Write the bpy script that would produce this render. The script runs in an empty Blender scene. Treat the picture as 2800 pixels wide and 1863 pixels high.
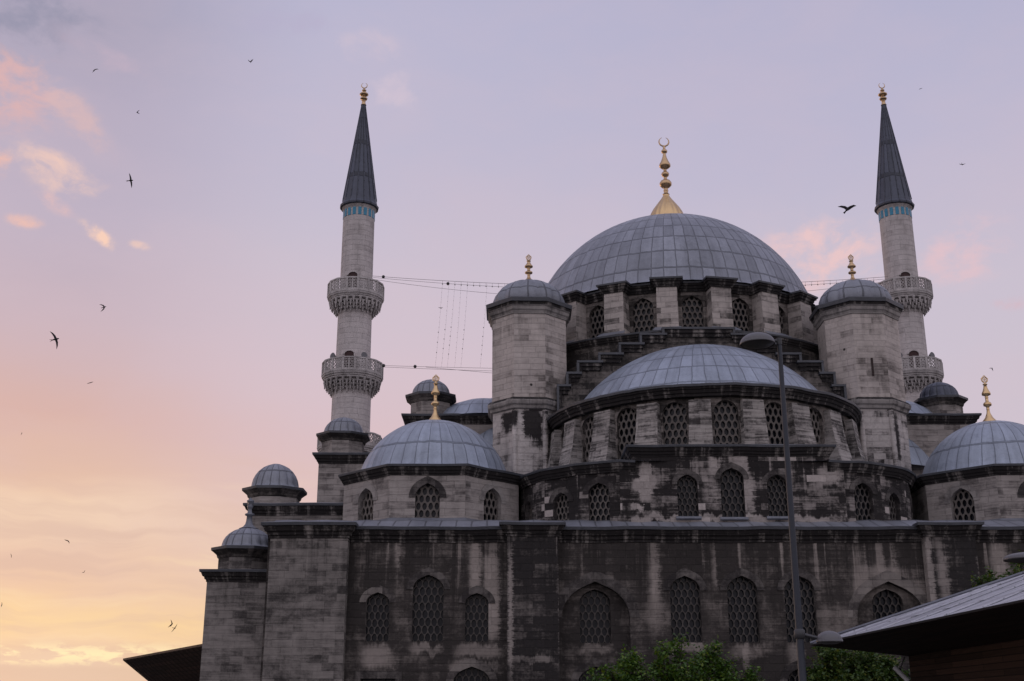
import bpy, math, random
from mathutils import Vector, Matrix
from mathutils.geometry import tessellate_polygon
random.seed(7)
C = bpy.context.scene.collection
R_ = math.radians
PI = math.pi
# ------------------------------------------------------------------ camera
F = 3320.0                      # focal length in photo pixels (photo is 2800 wide)
PITCH = R_(17.5)
sp, cp = math.sin(PITCH), math.cos(PITCH)
EYE = 1.6
cam = bpy.data.cameras.new('camera'); camo = bpy.data.objects.new('camera', cam); C.objects.link(camo)
camo.location = (0, 0, EYE); camo.rotation_euler = (PI/2 + PITCH, 0, 0)
cam.sensor_width = 36; cam.lens = F/2800*36; cam.clip_end = 4000; cam.clip_start = 0.1
bpy.context.scene.camera = camo
vs = bpy.context.scene.view_settings
bpy.context.scene.display_settings.display_device = 'sRGB'
vs.view_transform = 'Standard'; vs.look = 'None'; vs.exposure = 0.0; vs.gamma = 1.0

# ------------------------------------------------------------------ node helpers
def lin(c):
    return tuple(((x/255)/12.92 if x/255 <= .04045 else ((x/255+.055)/1.055)**2.4) for x in c) + (1,)
class NT:
    def __init__(s, tree): s.t = tree
    def n(s, typ, ins=None, **props):
        nd = s.t.nodes.new(typ)
        for k, v in props.items(): setattr(nd, k, v)
        for k, v in (ins or {}).items():
            if isinstance(v, bpy.types.NodeSocket): s.t.links.new(v, nd.inputs[k])
            else: nd.inputs[k].default_value = v
        return nd
    def m(s, op, a, b=None, c=None, clamp=False):
        nd = s.t.nodes.new('ShaderNodeMath'); nd.operation = op; nd.use_clamp = clamp
        for i, v in enumerate((a, b, c)):
            if v is None: continue
            if isinstance(v, bpy.types.NodeSocket): s.t.links.new(v, nd.inputs[i])
            else: nd.inputs[i].default_value = v
        return nd.outputs[0]
    def sm(s, v, lo, hi, o0=0., o1=1.):
        return s.n('ShaderNodeMapRange', {'Value': v, 'From Min': lo, 'From Max': hi, 'To Min': o0, 'To Max': o1}, interpolation_type='SMOOTHSTEP').outputs[0]
    def mix(s, f, a, b, blend='MIX'):
        nd = s.t.nodes.new('ShaderNodeMix'); nd.data_type = 'RGBA'; nd.blend_type = blend
        for k, v in ((0, f), (6, a), (7, b)):
            if isinstance(v, bpy.types.NodeSocket): s.t.links.new(v, nd.inputs[k])
            else: nd.inputs[k].default_value = v
        return nd.outputs[2]
    def ramp(s, f, stops):
        nd = s.t.nodes.new('ShaderNodeValToRGB'); s.t.links.new(f, nd.inputs[0])
        cr = nd.color_ramp
        while len(cr.elements) > 1: cr.elements.remove(cr.elements[0])
        cr.elements[0].position, cr.elements[0].color = stops[0]
        for p, c in stops[1:]:
            e = cr.elements.new(p); e.color = c
        return nd.outputs[0]
    def noise(s, vec, scale, detail=4, rough=.55, dist=0.):
        return s.n('ShaderNodeTexNoise', {'Vector': vec, 'Scale': scale, 'Detail': detail, 'Roughness': rough, 'Distortion': dist}).outputs[0]
    def scl(s, vec, x, y, z=1.):
        return s.n('ShaderNodeVectorMath', {0: vec, 1: (x, y, z)}, operation='MULTIPLY').outputs[0]

# ------------------------------------------------------------------ world: dusk sky
def pxdir(u, v):
    a = (u-1400)/F; b = (931.5-v)/F
    d = Vector((a, cp-b*sp, sp+b*cp)).normalized()
    return math.degrees(math.atan2(d.x, d.y)), math.degrees(math.asin(d.z))
SUN_EL, SUN_AZ = 1.5, -38.0
w = bpy.data.worlds.new('World'); bpy.context.scene.world = w; w.use_nodes = True
nt = NT(w.node_tree); w.node_tree.nodes.clear()
gen = nt.n('ShaderNodeTexCoord').outputs['Generated']
dirn = nt.n('ShaderNodeVectorMath', {0: gen}, operation='NORMALIZE').outputs[0]
sx = nt.n('ShaderNodeSeparateXYZ', {0: dirn})
X_, Y_, Z_ = sx.outputs
el = nt.m('DEGREES', nt.m('ARCSINE', Z_)); az = nt.m('DEGREES', nt.m('ARCTAN2', X_, Y_))
wob = nt.noise(nt.scl(dirn, 3, 3, 9), 1.6, 4, .6)
elw = nt.m('ADD', el, nt.m('MULTIPLY', nt.m('SUBTRACT', wob, .5), 2.6))
eln = nt.m('DIVIDE', elw, 90.)
def col(stops, u):      # stops: (photo row, sRGB) down one column of the photograph
    out = []
    for v, c in stops: out.append((max(0, pxdir(u, v)[1])/90, lin(c)))
    out.sort()
    return [(0, lin(stops[-1][1]))] + out
ZEN = [(.50, lin((168, 168, 196))), (1.0, lin((172, 176, 206)))]
left = nt.ramp(eln, col([(0, (165,160,182)), (250, (180,170,190)), (560, (187,175,193)), (900, (202,178,186)), (1140, (214,176,168)), (1290, (224,186,166)), (1370, (240,208,180)), (1440, (238,206,180)), (1530, (230,194,172)), (1620, (234,196,168)), (1700, (249,213,158)), (1740, (245,209,165)), (1790, (224,190,166)), (1863, (232,206,182))], 120) + ZEN)
mid = nt.ramp(eln, col([(0, (184,181,206)), (400, (191,185,206)), (700, (201,190,205)), (1000, (211,191,201)), (1200, (216,188,192)), (1400, (222,190,184)), (1600, (234,200,174)), (1700, (242,206,160)), (1863, (232,200,170))], 620) + ZEN)
right = nt.ramp(eln, col([(0, (178,177,204)), (400, (188,183,206)), (800, (201,191,206)), (1200, (204,192,204)), (1863, (206,186,184))], 2300) + ZEN)
f1 = nt.sm(az, -22, -9); f2 = nt.sm(az, -8, 17)
sky = nt.mix(f2, nt.mix(f1, left, mid), right)
# thin sunset clouds, each a patch of broken cloud somewhere in the sky
wv = nt.n('ShaderNodeTexNoise', {'Vector': dirn, 'Scale': 14., 'Detail': 3}).outputs[1]
wdir = nt.n('ShaderNodeVectorMath', {0: wv, 1: (.05, .05, .05), 2: nt.scl(dirn, 1, 1, 1.5)}, operation='MULTIPLY_ADD').outputs[0]
cn = nt.noise(wdir, 38, 8, .6)
mot = nt.noise(nt.scl(wdir, 1, 1, 1.6), 5, 5, .6)
sky = nt.mix(nt.sm(mot, .35, .75, 0., .22), sky, lin((214, 190, 200)))
def cloud(sky, u, v, ru, rv, rot, colr, amt, lo=.36, hi=.74):
    a0, e0 = pxdir(u, v); k = 57.3/F
    da = nt.m('SUBTRACT', az, a0); de = nt.m('SUBTRACT', el, e0)
    c, s = math.cos(rot), math.sin(rot)
    p = nt.m('DIVIDE', nt.m('ADD', nt.m('MULTIPLY', da, c), nt.m('MULTIPLY', de, s)), ru*k)
    q = nt.m('DIVIDE', nt.m('SUBTRACT', nt.m('MULTIPLY', de, c), nt.m('MULTIPLY', da, s)), rv*k)
    g = nt.m('SQRT', nt.m('ADD', nt.m('MULTIPLY', p, p), nt.m('MULTIPLY', q, q)))
    g = nt.sm(g, 0., 1., 1., 0.)
    f = nt.m('MULTIPLY', nt.sm(nt.m('ADD', cn, nt.m('MULTIPLY', nt.m('SUBTRACT', g, .55), .22)), lo, hi), nt.sm(g, 0., .75))
    f = nt.m('MULTIPLY', f, amt)
    return nt.mix(f, sky, lin(colr))
for a in [(10, 230, 270, 180, -.2, (222,178,176), .85), (200, 310, 230, 80, -.7, (214,182,184), .85), (150, 470, 220, 90, -.3, (235,199,188), .95), (0, 450, 70, 70, 0, (232,186,176), 1.1),
          (268, 645, 95, 34, -.52, (246,206,186), 1.35), (380, 672, 50, 22, -.1, (232,198,188), 1.), (150, 556, 90, 40, -.3, (226,188,186), .9), (65, 604, 80, 32, 0, (230,188,180), 1.1),
          (2230, 700, 290, 170, .1, (230,196,198), 1.15), (2640, 690, 210, 140, .3, (222,192,200), 1.0), (2450, 770, 170, 60, 0, (218,192,201), .6), (2770, 830, 90, 34, 0, (214,182,192), .8),
          (1000, 130, 190, 80, 0, (204,190,206), .8), (1080, 245, 130, 90, 0, (208,193,208), .8), (760, 60, 300, 70, .1, (182,174,200), .5), (60, 40, 360, 150, 0, (150,148,170), .9), (280, 150, 260, 60, -.3, (196,176,192), .6)]:
    sky = cloud(sky, *a)
bn = nt.noise(nt.scl(wdir, 1.3, 1.3, 11), 3.2, 5, .55)
low_ = nt.m('MULTIPLY', nt.sm(el, 13., 8.), nt.sm(az, -5, -13))
sky = nt.mix(nt.m('MULTIPLY', nt.sm(bn, .45, .68), nt.m('MULTIPLY', low_, .55)), sky, lin((214, 180, 166)))
sky = nt.mix(nt.m('MULTIPLY', nt.sm(bn, .46, .32), nt.m('MULTIPLY', low_, .30)), sky, lin((250, 222, 182)))
# pale cloud bank with gold rims low in the west
bk = nt.noise(nt.scl(dirn, 1, 1, 3.0), 40, 5, .6, .2)
e1 = pxdir(150, 1790)[1]
band = nt.m('MULTIPLY', nt.sm(nt.m('ABSOLUTE', nt.m('SUBTRACT', el, e1)), 0., .75, 1., 0.), nt.sm(az, -8, -16))
sky = nt.mix(nt.m('MULTIPLY', nt.sm(bk, .47, .6), nt.m('MULTIPLY', band, .95)), sky, lin((255,234,186)))
e2 = pxdir(150, 1845)[1]
band2 = nt.m('MULTIPLY', nt.sm(el, e2+.55, e2+.2), nt.sm(az, -6, -16))
sky = nt.mix(nt.m('MULTIPLY', band2, .75), sky, lin((220,190,168)))
# the eastern half of the sky, behind the photographer: unseen, made bright to light the walls
back = nt.mix(nt.sm(Z_, -.05, .7), (.72, .64, .69, 1), (.76, .74, .86, 1))
sky = nt.mix(nt.sm(Y_, .25, -.35), sky, back)
sky = nt.mix(nt.sm(Z_, -.001, -.02), sky, (.12, .11, .11, 1))
nis = nt.n('ShaderNodeTexSky', sky_type='NISHITA', sun_disc=False, sun_elevation=R_(SUN_EL), sun_rotation=R_(SUN_AZ))
b1 = nt.n('ShaderNodeBackground', {'Color': sky, 'Strength': 1.0})
b2 = nt.n('ShaderNodeBackground', {'Color': nis.outputs[0], 'Strength': 0.01})
ad = nt.n('ShaderNodeAddShader', {0: b1.outputs[0], 1: b2.outputs[0]})
nt.n('ShaderNodeOutputWorld', {'Surface': ad.outputs[0]})
sl = bpy.data.lights.new('sun', 'SUN'); so = bpy.data.objects.new('sun', sl); C.objects.link(so)
sl.energy = 0.35; sl.angle = R_(12); sl.color = (1, .72, .5)
sd = Vector((math.sin(R_(SUN_AZ))*math.cos(R_(SUN_EL)), math.cos(R_(SUN_AZ))*math.cos(R_(SUN_EL)), math.sin(R_(SUN_EL))))
so.rotation_euler = sd.to_track_quat('Z', 'Y').to_euler(); so.location = (0, 0, 60)

# ------------------------------------------------------------------ measuring: photo pixel on the plane at depth Y -> metres
def P(u, v, Y):
    a = (u-1400)/F; b = (931.5-v)/F; t = Y/(cp-b*sp)
    return Vector((a*t, Y, EYE+(sp+b*cp)*t))
def xv(u, v, Y): return P(u, v, Y).x
def zv(v, Y): return P(1400, v, Y).z

# ------------------------------------------------------------------ materials
def base_mat(name):
    m = bpy.data.materials.new(name); m.use_nodes = True; m.node_tree.nodes.clear()
    return m, NT(m.node_tree)
def finish(nt, colr, rough, bump=None, dist=.03, metal=0., spec=.5, strength=1.):
    ins = {'Base Color': colr, 'Roughness': rough, 'Metallic': metal, 'Specular IOR Level': spec}
    if bump is not None:
        ins['Normal'] = nt.n('ShaderNodeBump', {'Height': bump, 'Distance': dist, 'Strength': strength}).outputs[0]
    b = nt.n('ShaderNodeBsdfPrincipled', ins)
    nt.n('ShaderNodeOutputMaterial', {'Surface': b.outputs[0]})
def stone(name, light, dark, bias=.4, patch=.5, streak=.4, strata=.3, brick=.3, whites=0., boxes=(), row=.36, bw=1.0, sfreq=1.6, lo=.25, hi=.85, holes=False, mj=.3, drips=()):
    m, nt = base_mat(name)
    pos = nt.n('ShaderNodeNewGeometry').outputs['Position']
    uv0 = nt.n('ShaderNodeTexCoord').outputs['UV']
    wob = nt.n('ShaderNodeTexNoise', {'Vector': pos, 'Scale': 2.2, 'Detail': 3}).outputs[1]
    wob = nt.n('ShaderNodeVectorMath', {0: wob, 1: (.5, .5, .5)}, operation='SUBTRACT').outputs[0]
    uv = nt.n('ShaderNodeVectorMath', {0: wob, 1: (.05, .05, 0), 2: uv0}, operation='MULTIPLY_ADD').outputs[0]
    br = nt.n('ShaderNodeTexBrick', {'Vector': uv, 'Color1': (0, 0, 0, 1), 'Color2': (1, 1, 1, 1), 'Mortar': (.4, .4, .4, 1), 'Scale': 1., 'Mortar Size': .011, 'Mortar Smooth': .4, 'Bias': 0., 'Brick Width': bw, 'Row Height': row}, offset=.43, squash=.7, squash_frequency=3)
    rnd, mort = br.outputs[0], br.outputs[1]
    pn = nt.noise(pos, .32, 6, .65, .6)
    sn = nt.noise(nt.scl(uv, sfreq, .10), 1., 6, .6, .2)
    jit = nt.n('ShaderNodeCombineXYZ', {0: nt.m('MULTIPLY', rnd, 9.), 1: nt.m('MULTIPLY', rnd, 5.)}).outputs[0]
    uvj = nt.n('ShaderNodeVectorMath', {0: nt.scl(uv, .5, 4.6), 1: jit}, operation='ADD').outputs[0]
    tn = nt.m('ADD', nt.m('MULTIPLY', nt.noise(nt.scl(uv, .28, 4.6), 1., 5, .65, .4), .55), nt.m('MULTIPLY', nt.noise(uvj, 1., 5, .65, .4), .45))
    fn = nt.noise(pos, 6.5, 8, .74)
    tf = nt.noise(nt.scl(uv, .5, 13.), 1., 4, .7, .5)
    def add(a, nz, wt): return nt.m('MULTIPLY_ADD', nt.m('SUBTRACT', nz, .5), wt*2, a)
    D = add(bias, pn, patch)
    D = add(D, sn, streak); D = add(D, tn, strata); D = add(D, rnd, brick*.8); D = add(D, nt.noise(pos, 1.1, 5, .6, 1.), patch*.55); D = add(D, fn, .40); D = add(D, tf, strata*.6)
    if drips:       # rain runs below the ledges: black soot tongues between pale washed streaks
        pz = nt.n('ShaderNodeSeparateXYZ', {0: pos}).outputs[2]
        dn = nt.noise(nt.scl(uv, 2.4, .05), 1., 4, .6); dm = nt.noise(nt.scl(uv, .9, .02), 1., 3, .5)
        amtn = nt.m('SUBTRACT', nt.m('MULTIPLY', nt.sm(dn, .50, .40), .55), nt.m('MULTIPLY', nt.sm(dn, .58, .68), .95))
        for (zt_, ln, am) in drips:
            L_ = nt.m('MULTIPLY_ADD', dm, ln*1.7, ln*.25)
            fall = nt.m('SUBTRACT', 1., nt.m('DIVIDE', nt.m('SUBTRACT', zt_, pz), L_), clamp=True)
            fall = nt.m('MULTIPLY', fall, nt.m('LESS_THAN', pz, zt_+.3))
            D = nt.m('MULTIPLY_ADD', nt.m('MULTIPLY', amtn, fall), am, D)
    if boxes:
        sxyz = nt.n('ShaderNodeSeparateXYZ', {0: pos})
        bx = nt.m('MULTIPLY_ADD', nt.m('SUBTRACT', fn, .5), .45, sxyz.outputs[0]); bx = nt.m('MULTIPLY_ADD', nt.m('SUBTRACT', tf, .5), .35, bx)
        bx = nt.m('MULTIPLY_ADD', nt.m('SUBTRACT', sn, .5), .16, bx)
        bz = nt.m('MULTIPLY_ADD', nt.m('SUBTRACT', sn, .5), 1.3, sxyz.outputs[2])
        brk = nt.m('ADD', nt.m('MULTIPLY', tn, .75), nt.m('MULTIPLY', sn, .95), clamp=False)
        for (x0, x1, z0, z1, soft, amt) in boxes:
            hx, hz = (x1-x0)/2, (z1-z0)/2
            a = nt.sm(nt.m('ABSOLUTE', nt.m('SUBTRACT', bx, (x0+x1)/2)), hx*(1-soft)-.04, hx*(1+soft)+.12, 1., 0.)
            c = nt.sm(nt.m('ABSOLUTE', nt.m('SUBTRACT', bz, (z0+z1)/2)), hz*.45, hz*1.2, 1., 0.)
            D = nt.m('MULTIPLY_ADD', nt.m('MULTIPLY', nt.m('MULTIPLY', a, c), brk), -amt, D)
    D = nt.sm(D, lo, hi)
    mid_ = tuple(.6*a+.4*b for a, b in zip(light, dark))
    c = nt.ramp(D, [(0., light+(1,)), (.45, tuple(mid_)+(1,)), (1., dark+(1,))])
    if whites > 0:
        wf = nt.m('MULTIPLY', nt.sm(rnd, 1-whites, 1-whites+.02), .85)
        c = nt.mix(wf, c, (light[0]*1.15, light[1]*1.15, light[2]*1.15, 1))
    tone = nt.m('MULTIPLY_ADD', rnd, .34, .83)
    tone = nt.m('MULTIPLY', tone, nt.m('MULTIPLY_ADD', fn, 1.1, .45))
    tone = nt.m('MULTIPLY', tone, nt.m('MULTIPLY_ADD', nt.m('MULTIPLY', mort, nt.sm(pn, .35, .65)), -mj, 1.))
    cmb = nt.n('ShaderNodeCombineXYZ', {0: tone, 1: tone, 2: tone}).outputs[0]
    c = nt.mix(1., c, cmb, 'MULTIPLY')
    if holes:        # putlog sockets, only painted: dark dots for the shade inside them
        vo = nt.n('ShaderNodeTexVoronoi', {'Vector': uv, 'Scale': .75})
        hs = nt.n('ShaderNodeSeparateXYZ', {0: vo.outputs['Color']}).outputs[0]
        hf = nt.m('MULTIPLY', nt.sm(vo.outputs['Distance'], .07, .05), nt.m('GREATER_THAN', hs, .62))
        c = nt.mix(nt.m('MULTIPLY', hf, .93), c, (.01, .01, .01, 1))
    h = nt.m('MULTIPLY_ADD', mort, -.45, nt.m('MULTIPLY', fn, .8))
    h = nt.m('MULTIPLY_ADD', rnd, .25, h); h = nt.m('MULTIPLY_ADD', tn, .3, h)
    finish(nt, c, .9, h, .045, spec=.25)
    return m
def lead(name, base, rough=.45, seams=True, var=.25, dark=.45, line=.045):
    m, nt = base_mat(name)
    pos = nt.n('ShaderNodeNewGeometry').outputs['Position']
    uv = nt.n('ShaderNodeTexCoord').outputs['UV']
    fn = nt.noise(pos, 2.2, 6, .65); f2 = nt.noise(pos, .35, 4, .6); f3 = nt.noise(pos, 14., 4, .6)
    tone = nt.m('MULTIPLY_ADD', fn, .5, .75)
    tone = nt.m('MULTIPLY', tone, nt.m('MULTIPLY_ADD', f2, .55, .72))
    tone = nt.m('MULTIPLY', tone, nt.m('MULTIPLY_ADD', f3, .35, .83))
    st = nt.noise(nt.scl(uv, 1.1, .22), 1., 6, .65, .3)
    tone = nt.m('MULTIPLY', tone, nt.m('MULTIPLY_ADD', st, .9, .55))
    bl = nt.sm(nt.noise(pos, .8, 7, .7, .8), .52, .66, 1., .84); tone = nt.m('MULTIPLY', tone, bl)
    h = nt.m('MULTIPLY', fn, .8)
    if seams:
        uvw = nt.n('ShaderNodeVectorMath', {0: nt.n('ShaderNodeTexNoise', {'Vector': pos, 'Scale': 1.3}).outputs[1], 1: (.16, .12, 0), 2: uv}, operation='MULTIPLY_ADD').outputs[0]
        br = nt.n('ShaderNodeTexBrick', {'Vector': uvw, 'Color1': (0, 0, 0, 1), 'Color2': (1, 1, 1, 1), 'Mortar': (.5, .5, .5, 1), 'Scale': 1., 'Mortar Size': line, 'Mortar Smooth': .35, 'Brick Width': 1., 'Row Height': 1.}, offset=0., squash=1.)
        tone = nt.m('MULTIPLY', tone, nt.m('MULTIPLY_ADD', br.outputs[0], var*2, 1-var))
        tone = nt.m('MULTIPLY', tone, nt.m('MULTIPLY_ADD', br.outputs[1], -dark, 1.))
        h = nt.m('MULTIPLY_ADD', br.outputs[1], .9, h)
    cmb = nt.n('ShaderNodeCombineXYZ', {0: tone, 1: tone, 2: tone}).outputs[0]
    c = nt.mix(1., base+(1,), cmb, 'MULTIPLY')
    finish(nt, c, nt.m('MULTIPLY_ADD', f2, .25, rough-.12), h, .05, metal=.15, spec=.5)
    return m
def plain(name, base, rough=.6, metal=0., var=.3, scale=6., bump=.3, spec=.5):
    m, nt = base_mat(name)
    pos = nt.n('ShaderNodeTexCoord').outputs['Object']
    fn = nt.noise(pos, scale, 5, .6)
    tone = nt.m('MULTIPLY_ADD', fn, var*2, 1-var)
    cmb = nt.n('ShaderNodeCombineXYZ', {0: tone, 1: tone, 2: tone}).outputs[0]
    c = nt.mix(1., base+(1,), cmb, 'MULTIPLY')
    finish(nt, c, rough, nt.m('MULTIPLY', fn, bump), .02, metal, spec)
    return m
def planks(name, base, wid=.16):
    m, nt = base_mat(name)
    uv = nt.n('ShaderNodeTexCoord').outputs['UV']; pos = nt.n('ShaderNodeNewGeometry').outputs['Position']
    br = nt.n('ShaderNodeTexBrick', {'Vector': uv, 'Color1': (.35, .35, .35, 1), 'Color2': (1, 1, 1, 1), 'Mortar': (.08, .08, .08, 1), 'Scale': 1., 'Mortar Size': .012, 'Brick Width': 4., 'Row Height': wid}, offset=.37)
    fn = nt.noise(nt.scl(uv, .6, 14), 1., 5, .6)
    c = nt.mix(1., base+(1,), br.outputs[0], 'MULTIPLY')
    tone = nt.m('MULTIPLY_ADD', fn, .9, .55)
    c = nt.mix(1., c, nt.n('ShaderNodeCombineXYZ', {0: tone, 1: tone, 2: tone}).outputs[0], 'MULTIPLY')
    finish(nt, c, .75, nt.m('MULTIPLY_ADD', br.outputs[1], -1., fn), .02, spec=.3)
    return m

X0 = 11.2                     # the mosque's axis of symmetry
FY = 60.0                     # plane of the main front
def bxs(lst, Y=FY):
    out = []
    for (u0, u1, v0, v1, soft, amt) in lst:
        vm = (v0+v1)/2
        out.append((xv(u0, vm, Y), xv(u1, vm, Y), zv(v1, Y), zv(v0, Y), soft, amt))
    return out
stains = bxs([(1288,1310,1462,1640,.35,.75), (1326,1360,1460,1760,.3,.75), (1337,1364,1610,1760,.3,.35), (1082,1092,1455,1560,.6,.5), (1780,1797,1450,1670,.6,.6), (1770,1805,1530,1740,.8,.3),
    (1948,1958,1450,1620,.5,.45), (1868,1873,1450,1500,.5,.4), (1918,1922,1450,1560,.5,.3), (990,1075,1757,1835,.3,.6), (1128,1212,1757,1790,.3,.5), (1250,1370,1757,1800,.3,.55), (1240,1372,1800,1845,.3,.45), (1584,1676,1757,1785,.3,.4),
    (1838,1925,1757,1790,.2,.6), (1998,2085,1757,1800,.25,.45), (2033,2046,1757,1835,.5,.5), (2158,2200,1757,1840,.4,.5), (2340,2368,1490,1640,.4,.5), (2393,2420,1460,1600,.4,.55),
    (2430,2445,1470,1580,.5,.5), (2350,2530,1545,1650,.5,.5), (2714,2758,1470,1620,.35,.75), (1560,1720,1580,1640,.6,.3), (1720,1840,1640,1750,.6,.22), (1925,1990,1640,1750,.5,.22), (2080,2150,1640,1760,.5,.25), (2240,2350,1650,1760,.5,.3), (1070,1125,1570,1757,.5,.18), (1000,1130,1480,1560,.6,.15)])
M = {}
stains = [q[:4]+(q[4]+.1, q[5]*.85) for q in stains]
M['facade'] = stone('stone_facade', (.31,.27,.245), (.037,.032,.030), bias=.77, patch=.40, streak=.26, strata=.30, brick=.12, boxes=stains, lo=.10, hi=.84, mj=.16, drips=[(10.4, 3.0, .55)])
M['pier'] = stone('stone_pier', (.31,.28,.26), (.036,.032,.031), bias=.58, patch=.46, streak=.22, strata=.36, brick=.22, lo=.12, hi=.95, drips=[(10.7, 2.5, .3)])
pst = bxs([(1393,1399,1480,1870,.3,.9), (1533,1540,1490,1870,.3,.9), (2531,2552,1455,1680,.35,.8), (2568,2592,1470,1660,.5,.55), (2676,2680,1500,1600,.4,.6), (1410,1520,1792,1815,.5,.35)], 59.5)
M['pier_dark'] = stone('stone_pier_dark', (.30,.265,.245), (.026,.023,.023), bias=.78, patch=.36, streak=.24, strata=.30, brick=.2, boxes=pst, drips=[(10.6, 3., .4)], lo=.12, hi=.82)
bst = bxs([(1752,1778,1260,1370,.2,.9), (1735,1790,1300,1340,.2,.7), (1730,1758,1372,1392,.1,.8), (1940,1966,1240,1300,.4,.7), (2010,2040,1240,1300,.4,.8), (2030,2060,1290,1420,.5,.55), (1700,2320,1408,1432,.4,.5), (2240,2290,1270,1330,.3,.5), (1920,1970,1300,1400,.5,.35)], 61.1)
M['apse'] = stone('stone_apse', (.36,.32,.30), (.022,.019,.019), bias=.64, patch=.40, streak=.26, strata=.50, brick=.26, whites=.07, drips=[(14.9, 2.2, .5)], boxes=bst, lo=.15, hi=.72)
M['drum2'] = stone('stone_half_dome_drum', (.42,.385,.36), (.035,.031,.03), bias=.48, patch=.30, streak=.22, strata=.66, brick=.2, lo=.15, hi=.80, row=.42)
M['dirty'] = stone('stone_sooty', (.25,.22,.20), (.026,.023,.022), bias=.64, patch=.4, streak=.3, strata=.3, brick=.2, lo=.2, hi=.8)
M['octa'] = stone('stone_octagon', (.40,.36,.335), (.06,.052,.05), bias=.42, patch=.46, streak=.18, strata=.40, brick=.26, lo=.1, hi=.9)
tdk = bxs([(1417,1515,1000,1082,.5,-.22), (2348,2456,935,1088,.25,-.30), (2300,2380,880,960,.6,-.08), (1480,1545,1030,1090,.5,-.2), (1360,1400,880,1000,.5,.12)], 69.1)
M['tower'] = stone('stone_tower', (.52,.46,.425), (.075,.064,.058), bias=.28, patch=.40, streak=.22, strata=.34, brick=.34, lo=.1, hi=.95, boxes=tdk, holes=True, drips=[(25.2, 2.0, .35)])
tlk = bxs([(1374,1412,1117,1175,.2,-.75), (1434,1478,1117,1210,.2,-.95), (1500,1530,1115,1300,.5,-.5), (1395,1432,1120,1290,.4,.3), (2452,2464,1120,1270,.4,-.7), (2340,2352,1117,1180,.5,-.4), (2395,2412,1117,1160,.5,-.4)], 69.1)
M['tower_low'] = stone('stone_tower_streaked', (.52,.475,.45), (.03,.026,.026), bias=.36, patch=.36, streak=.42, strata=.26, brick=.3, lo=.2, hi=.8, sfreq=1.1, boxes=tlk)
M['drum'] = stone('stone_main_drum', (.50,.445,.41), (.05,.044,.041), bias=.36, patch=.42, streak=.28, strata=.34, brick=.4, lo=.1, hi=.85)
M['minaret'] = stone('stone_minaret', (.58,.53,.52), (.19,.17,.165), bias=.32, patch=.34, streak=.26, strata=.22, brick=.26, lo=.05, hi=.95, row=.5, bw=1.2)
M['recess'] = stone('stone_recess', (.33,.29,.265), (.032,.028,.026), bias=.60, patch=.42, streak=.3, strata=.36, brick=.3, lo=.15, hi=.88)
M['mould'] = stone('stone_moulding', (.36,.325,.30), (.024,.021,.021), bias=.70, patch=.25, streak=.75, strata=.2, brick=.1, lo=.2, hi=.7, sfreq=2.4, row=.7, bw=.8)
M['mould_light'] = stone('stone_moulding_light', (.36,.33,.31), (.05,.045,.044), bias=.42, patch=.3, streak=.45, strata=.2, brick=.2, lo=.15, hi=.85, sfreq=2.5)
M['carved'] = stone('stone_carved', (.58,.54,.53), (.12,.108,.105), bias=.42, patch=.3, streak=.35, strata=.15, brick=.1, lo=.1, hi=.9, row=1.2)
M['hood'] = stone('stone_voussoir', (.24,.215,.20), (.030,.026,.026), bias=.68, patch=.45, streak=.25, strata=.1, brick=.2, lo=.12, hi=.85)
M['hood_m'] = stone('stone_voussoir_mid', (.27,.24,.22), (.035,.030,.03), bias=.50, patch=.5, streak=.25, strata=.1, brick=.35, lo=.12, hi=.85)
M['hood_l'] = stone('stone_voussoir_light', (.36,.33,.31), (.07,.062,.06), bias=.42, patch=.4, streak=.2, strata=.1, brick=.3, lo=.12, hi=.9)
M['grille'] = plain('plaster_grille', (.070,.061,.056), .85, var=.45, scale=2.)
M['grille_l'] = plain('plaster_grille_pale', (.130,.113,.102), .85, var=.35, scale=2.)
M['glass'] = plain('window_glass', (.010,.012,.017), .25, var=.6, scale=1.2, bump=.6, spec=.22)
M['lead_main'] = lead('lead_main_dome', (.225,.237,.28), .48, dark=.42, var=.17, line=.045)
M['lead_blue'] = lead('lead_half_dome', (.27,.305,.375), .42, dark=.42, var=.10, line=.04)
M['lead_cap'] = lead('lead_cap', (.205,.215,.25), .48, dark=.5, var=.12, line=.05)
M['lead_spire'] = lead('lead_spire', (.066,.073,.102), .5, dark=.5, var=.2, line=.07)
M['lead_flat'] = lead('lead_flashing', (.15,.158,.185), .45, seams=False)
M['lead_edge'] = lead('lead_edge', (.055,.058,.068), .45, seams=False)
M['lead_roof'] = lead('lead_sheet_roof', (.42,.425,.47), .45, dark=.45, var=.06, line=.02)
M['gold'] = plain('gilt_metal', (.66,.46,.25), .36, 1., var=.18, scale=3.)
M['gold_dull'] = plain('gilt_metal_dull', (.56,.39,.23), .40, 1., var=.25, scale=3.)
M['tile'] = plain('turquoise_tile', (.01,.20,.33), .25, var=.45, scale=7.)
M['dark'] = plain('slit_shade_paint', (.03,.018,.016), .9)
M['door'] = plain('door_wood', (.045,.02,.02), .8)
M['pole'] = plain('painted_steel_pole', (.020,.025,.038), .55, var=.12, scale=3.)
M['lamp'] = plain('lamp_shell', (.105,.102,.110), .45, var=.12)
M['lamp_dark'] = plain('lamp_fitting', (.045,.045,.05), .6)
M['lens'] = plain('lamp_lens', (.055,.052,.05), .35, var=.1)
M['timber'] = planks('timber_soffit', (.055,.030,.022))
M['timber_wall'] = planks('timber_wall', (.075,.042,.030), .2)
M['timber_black'] = plain('timber_near_black', (.010,.007,.006), .9)  # near-black brown, darker than the other timber
M['timber_dark'] = plain('timber_dark', (.035,.022,.018), .8)
M['wire'] = plain('wire', (.05,.045,.05), .7)
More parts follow.
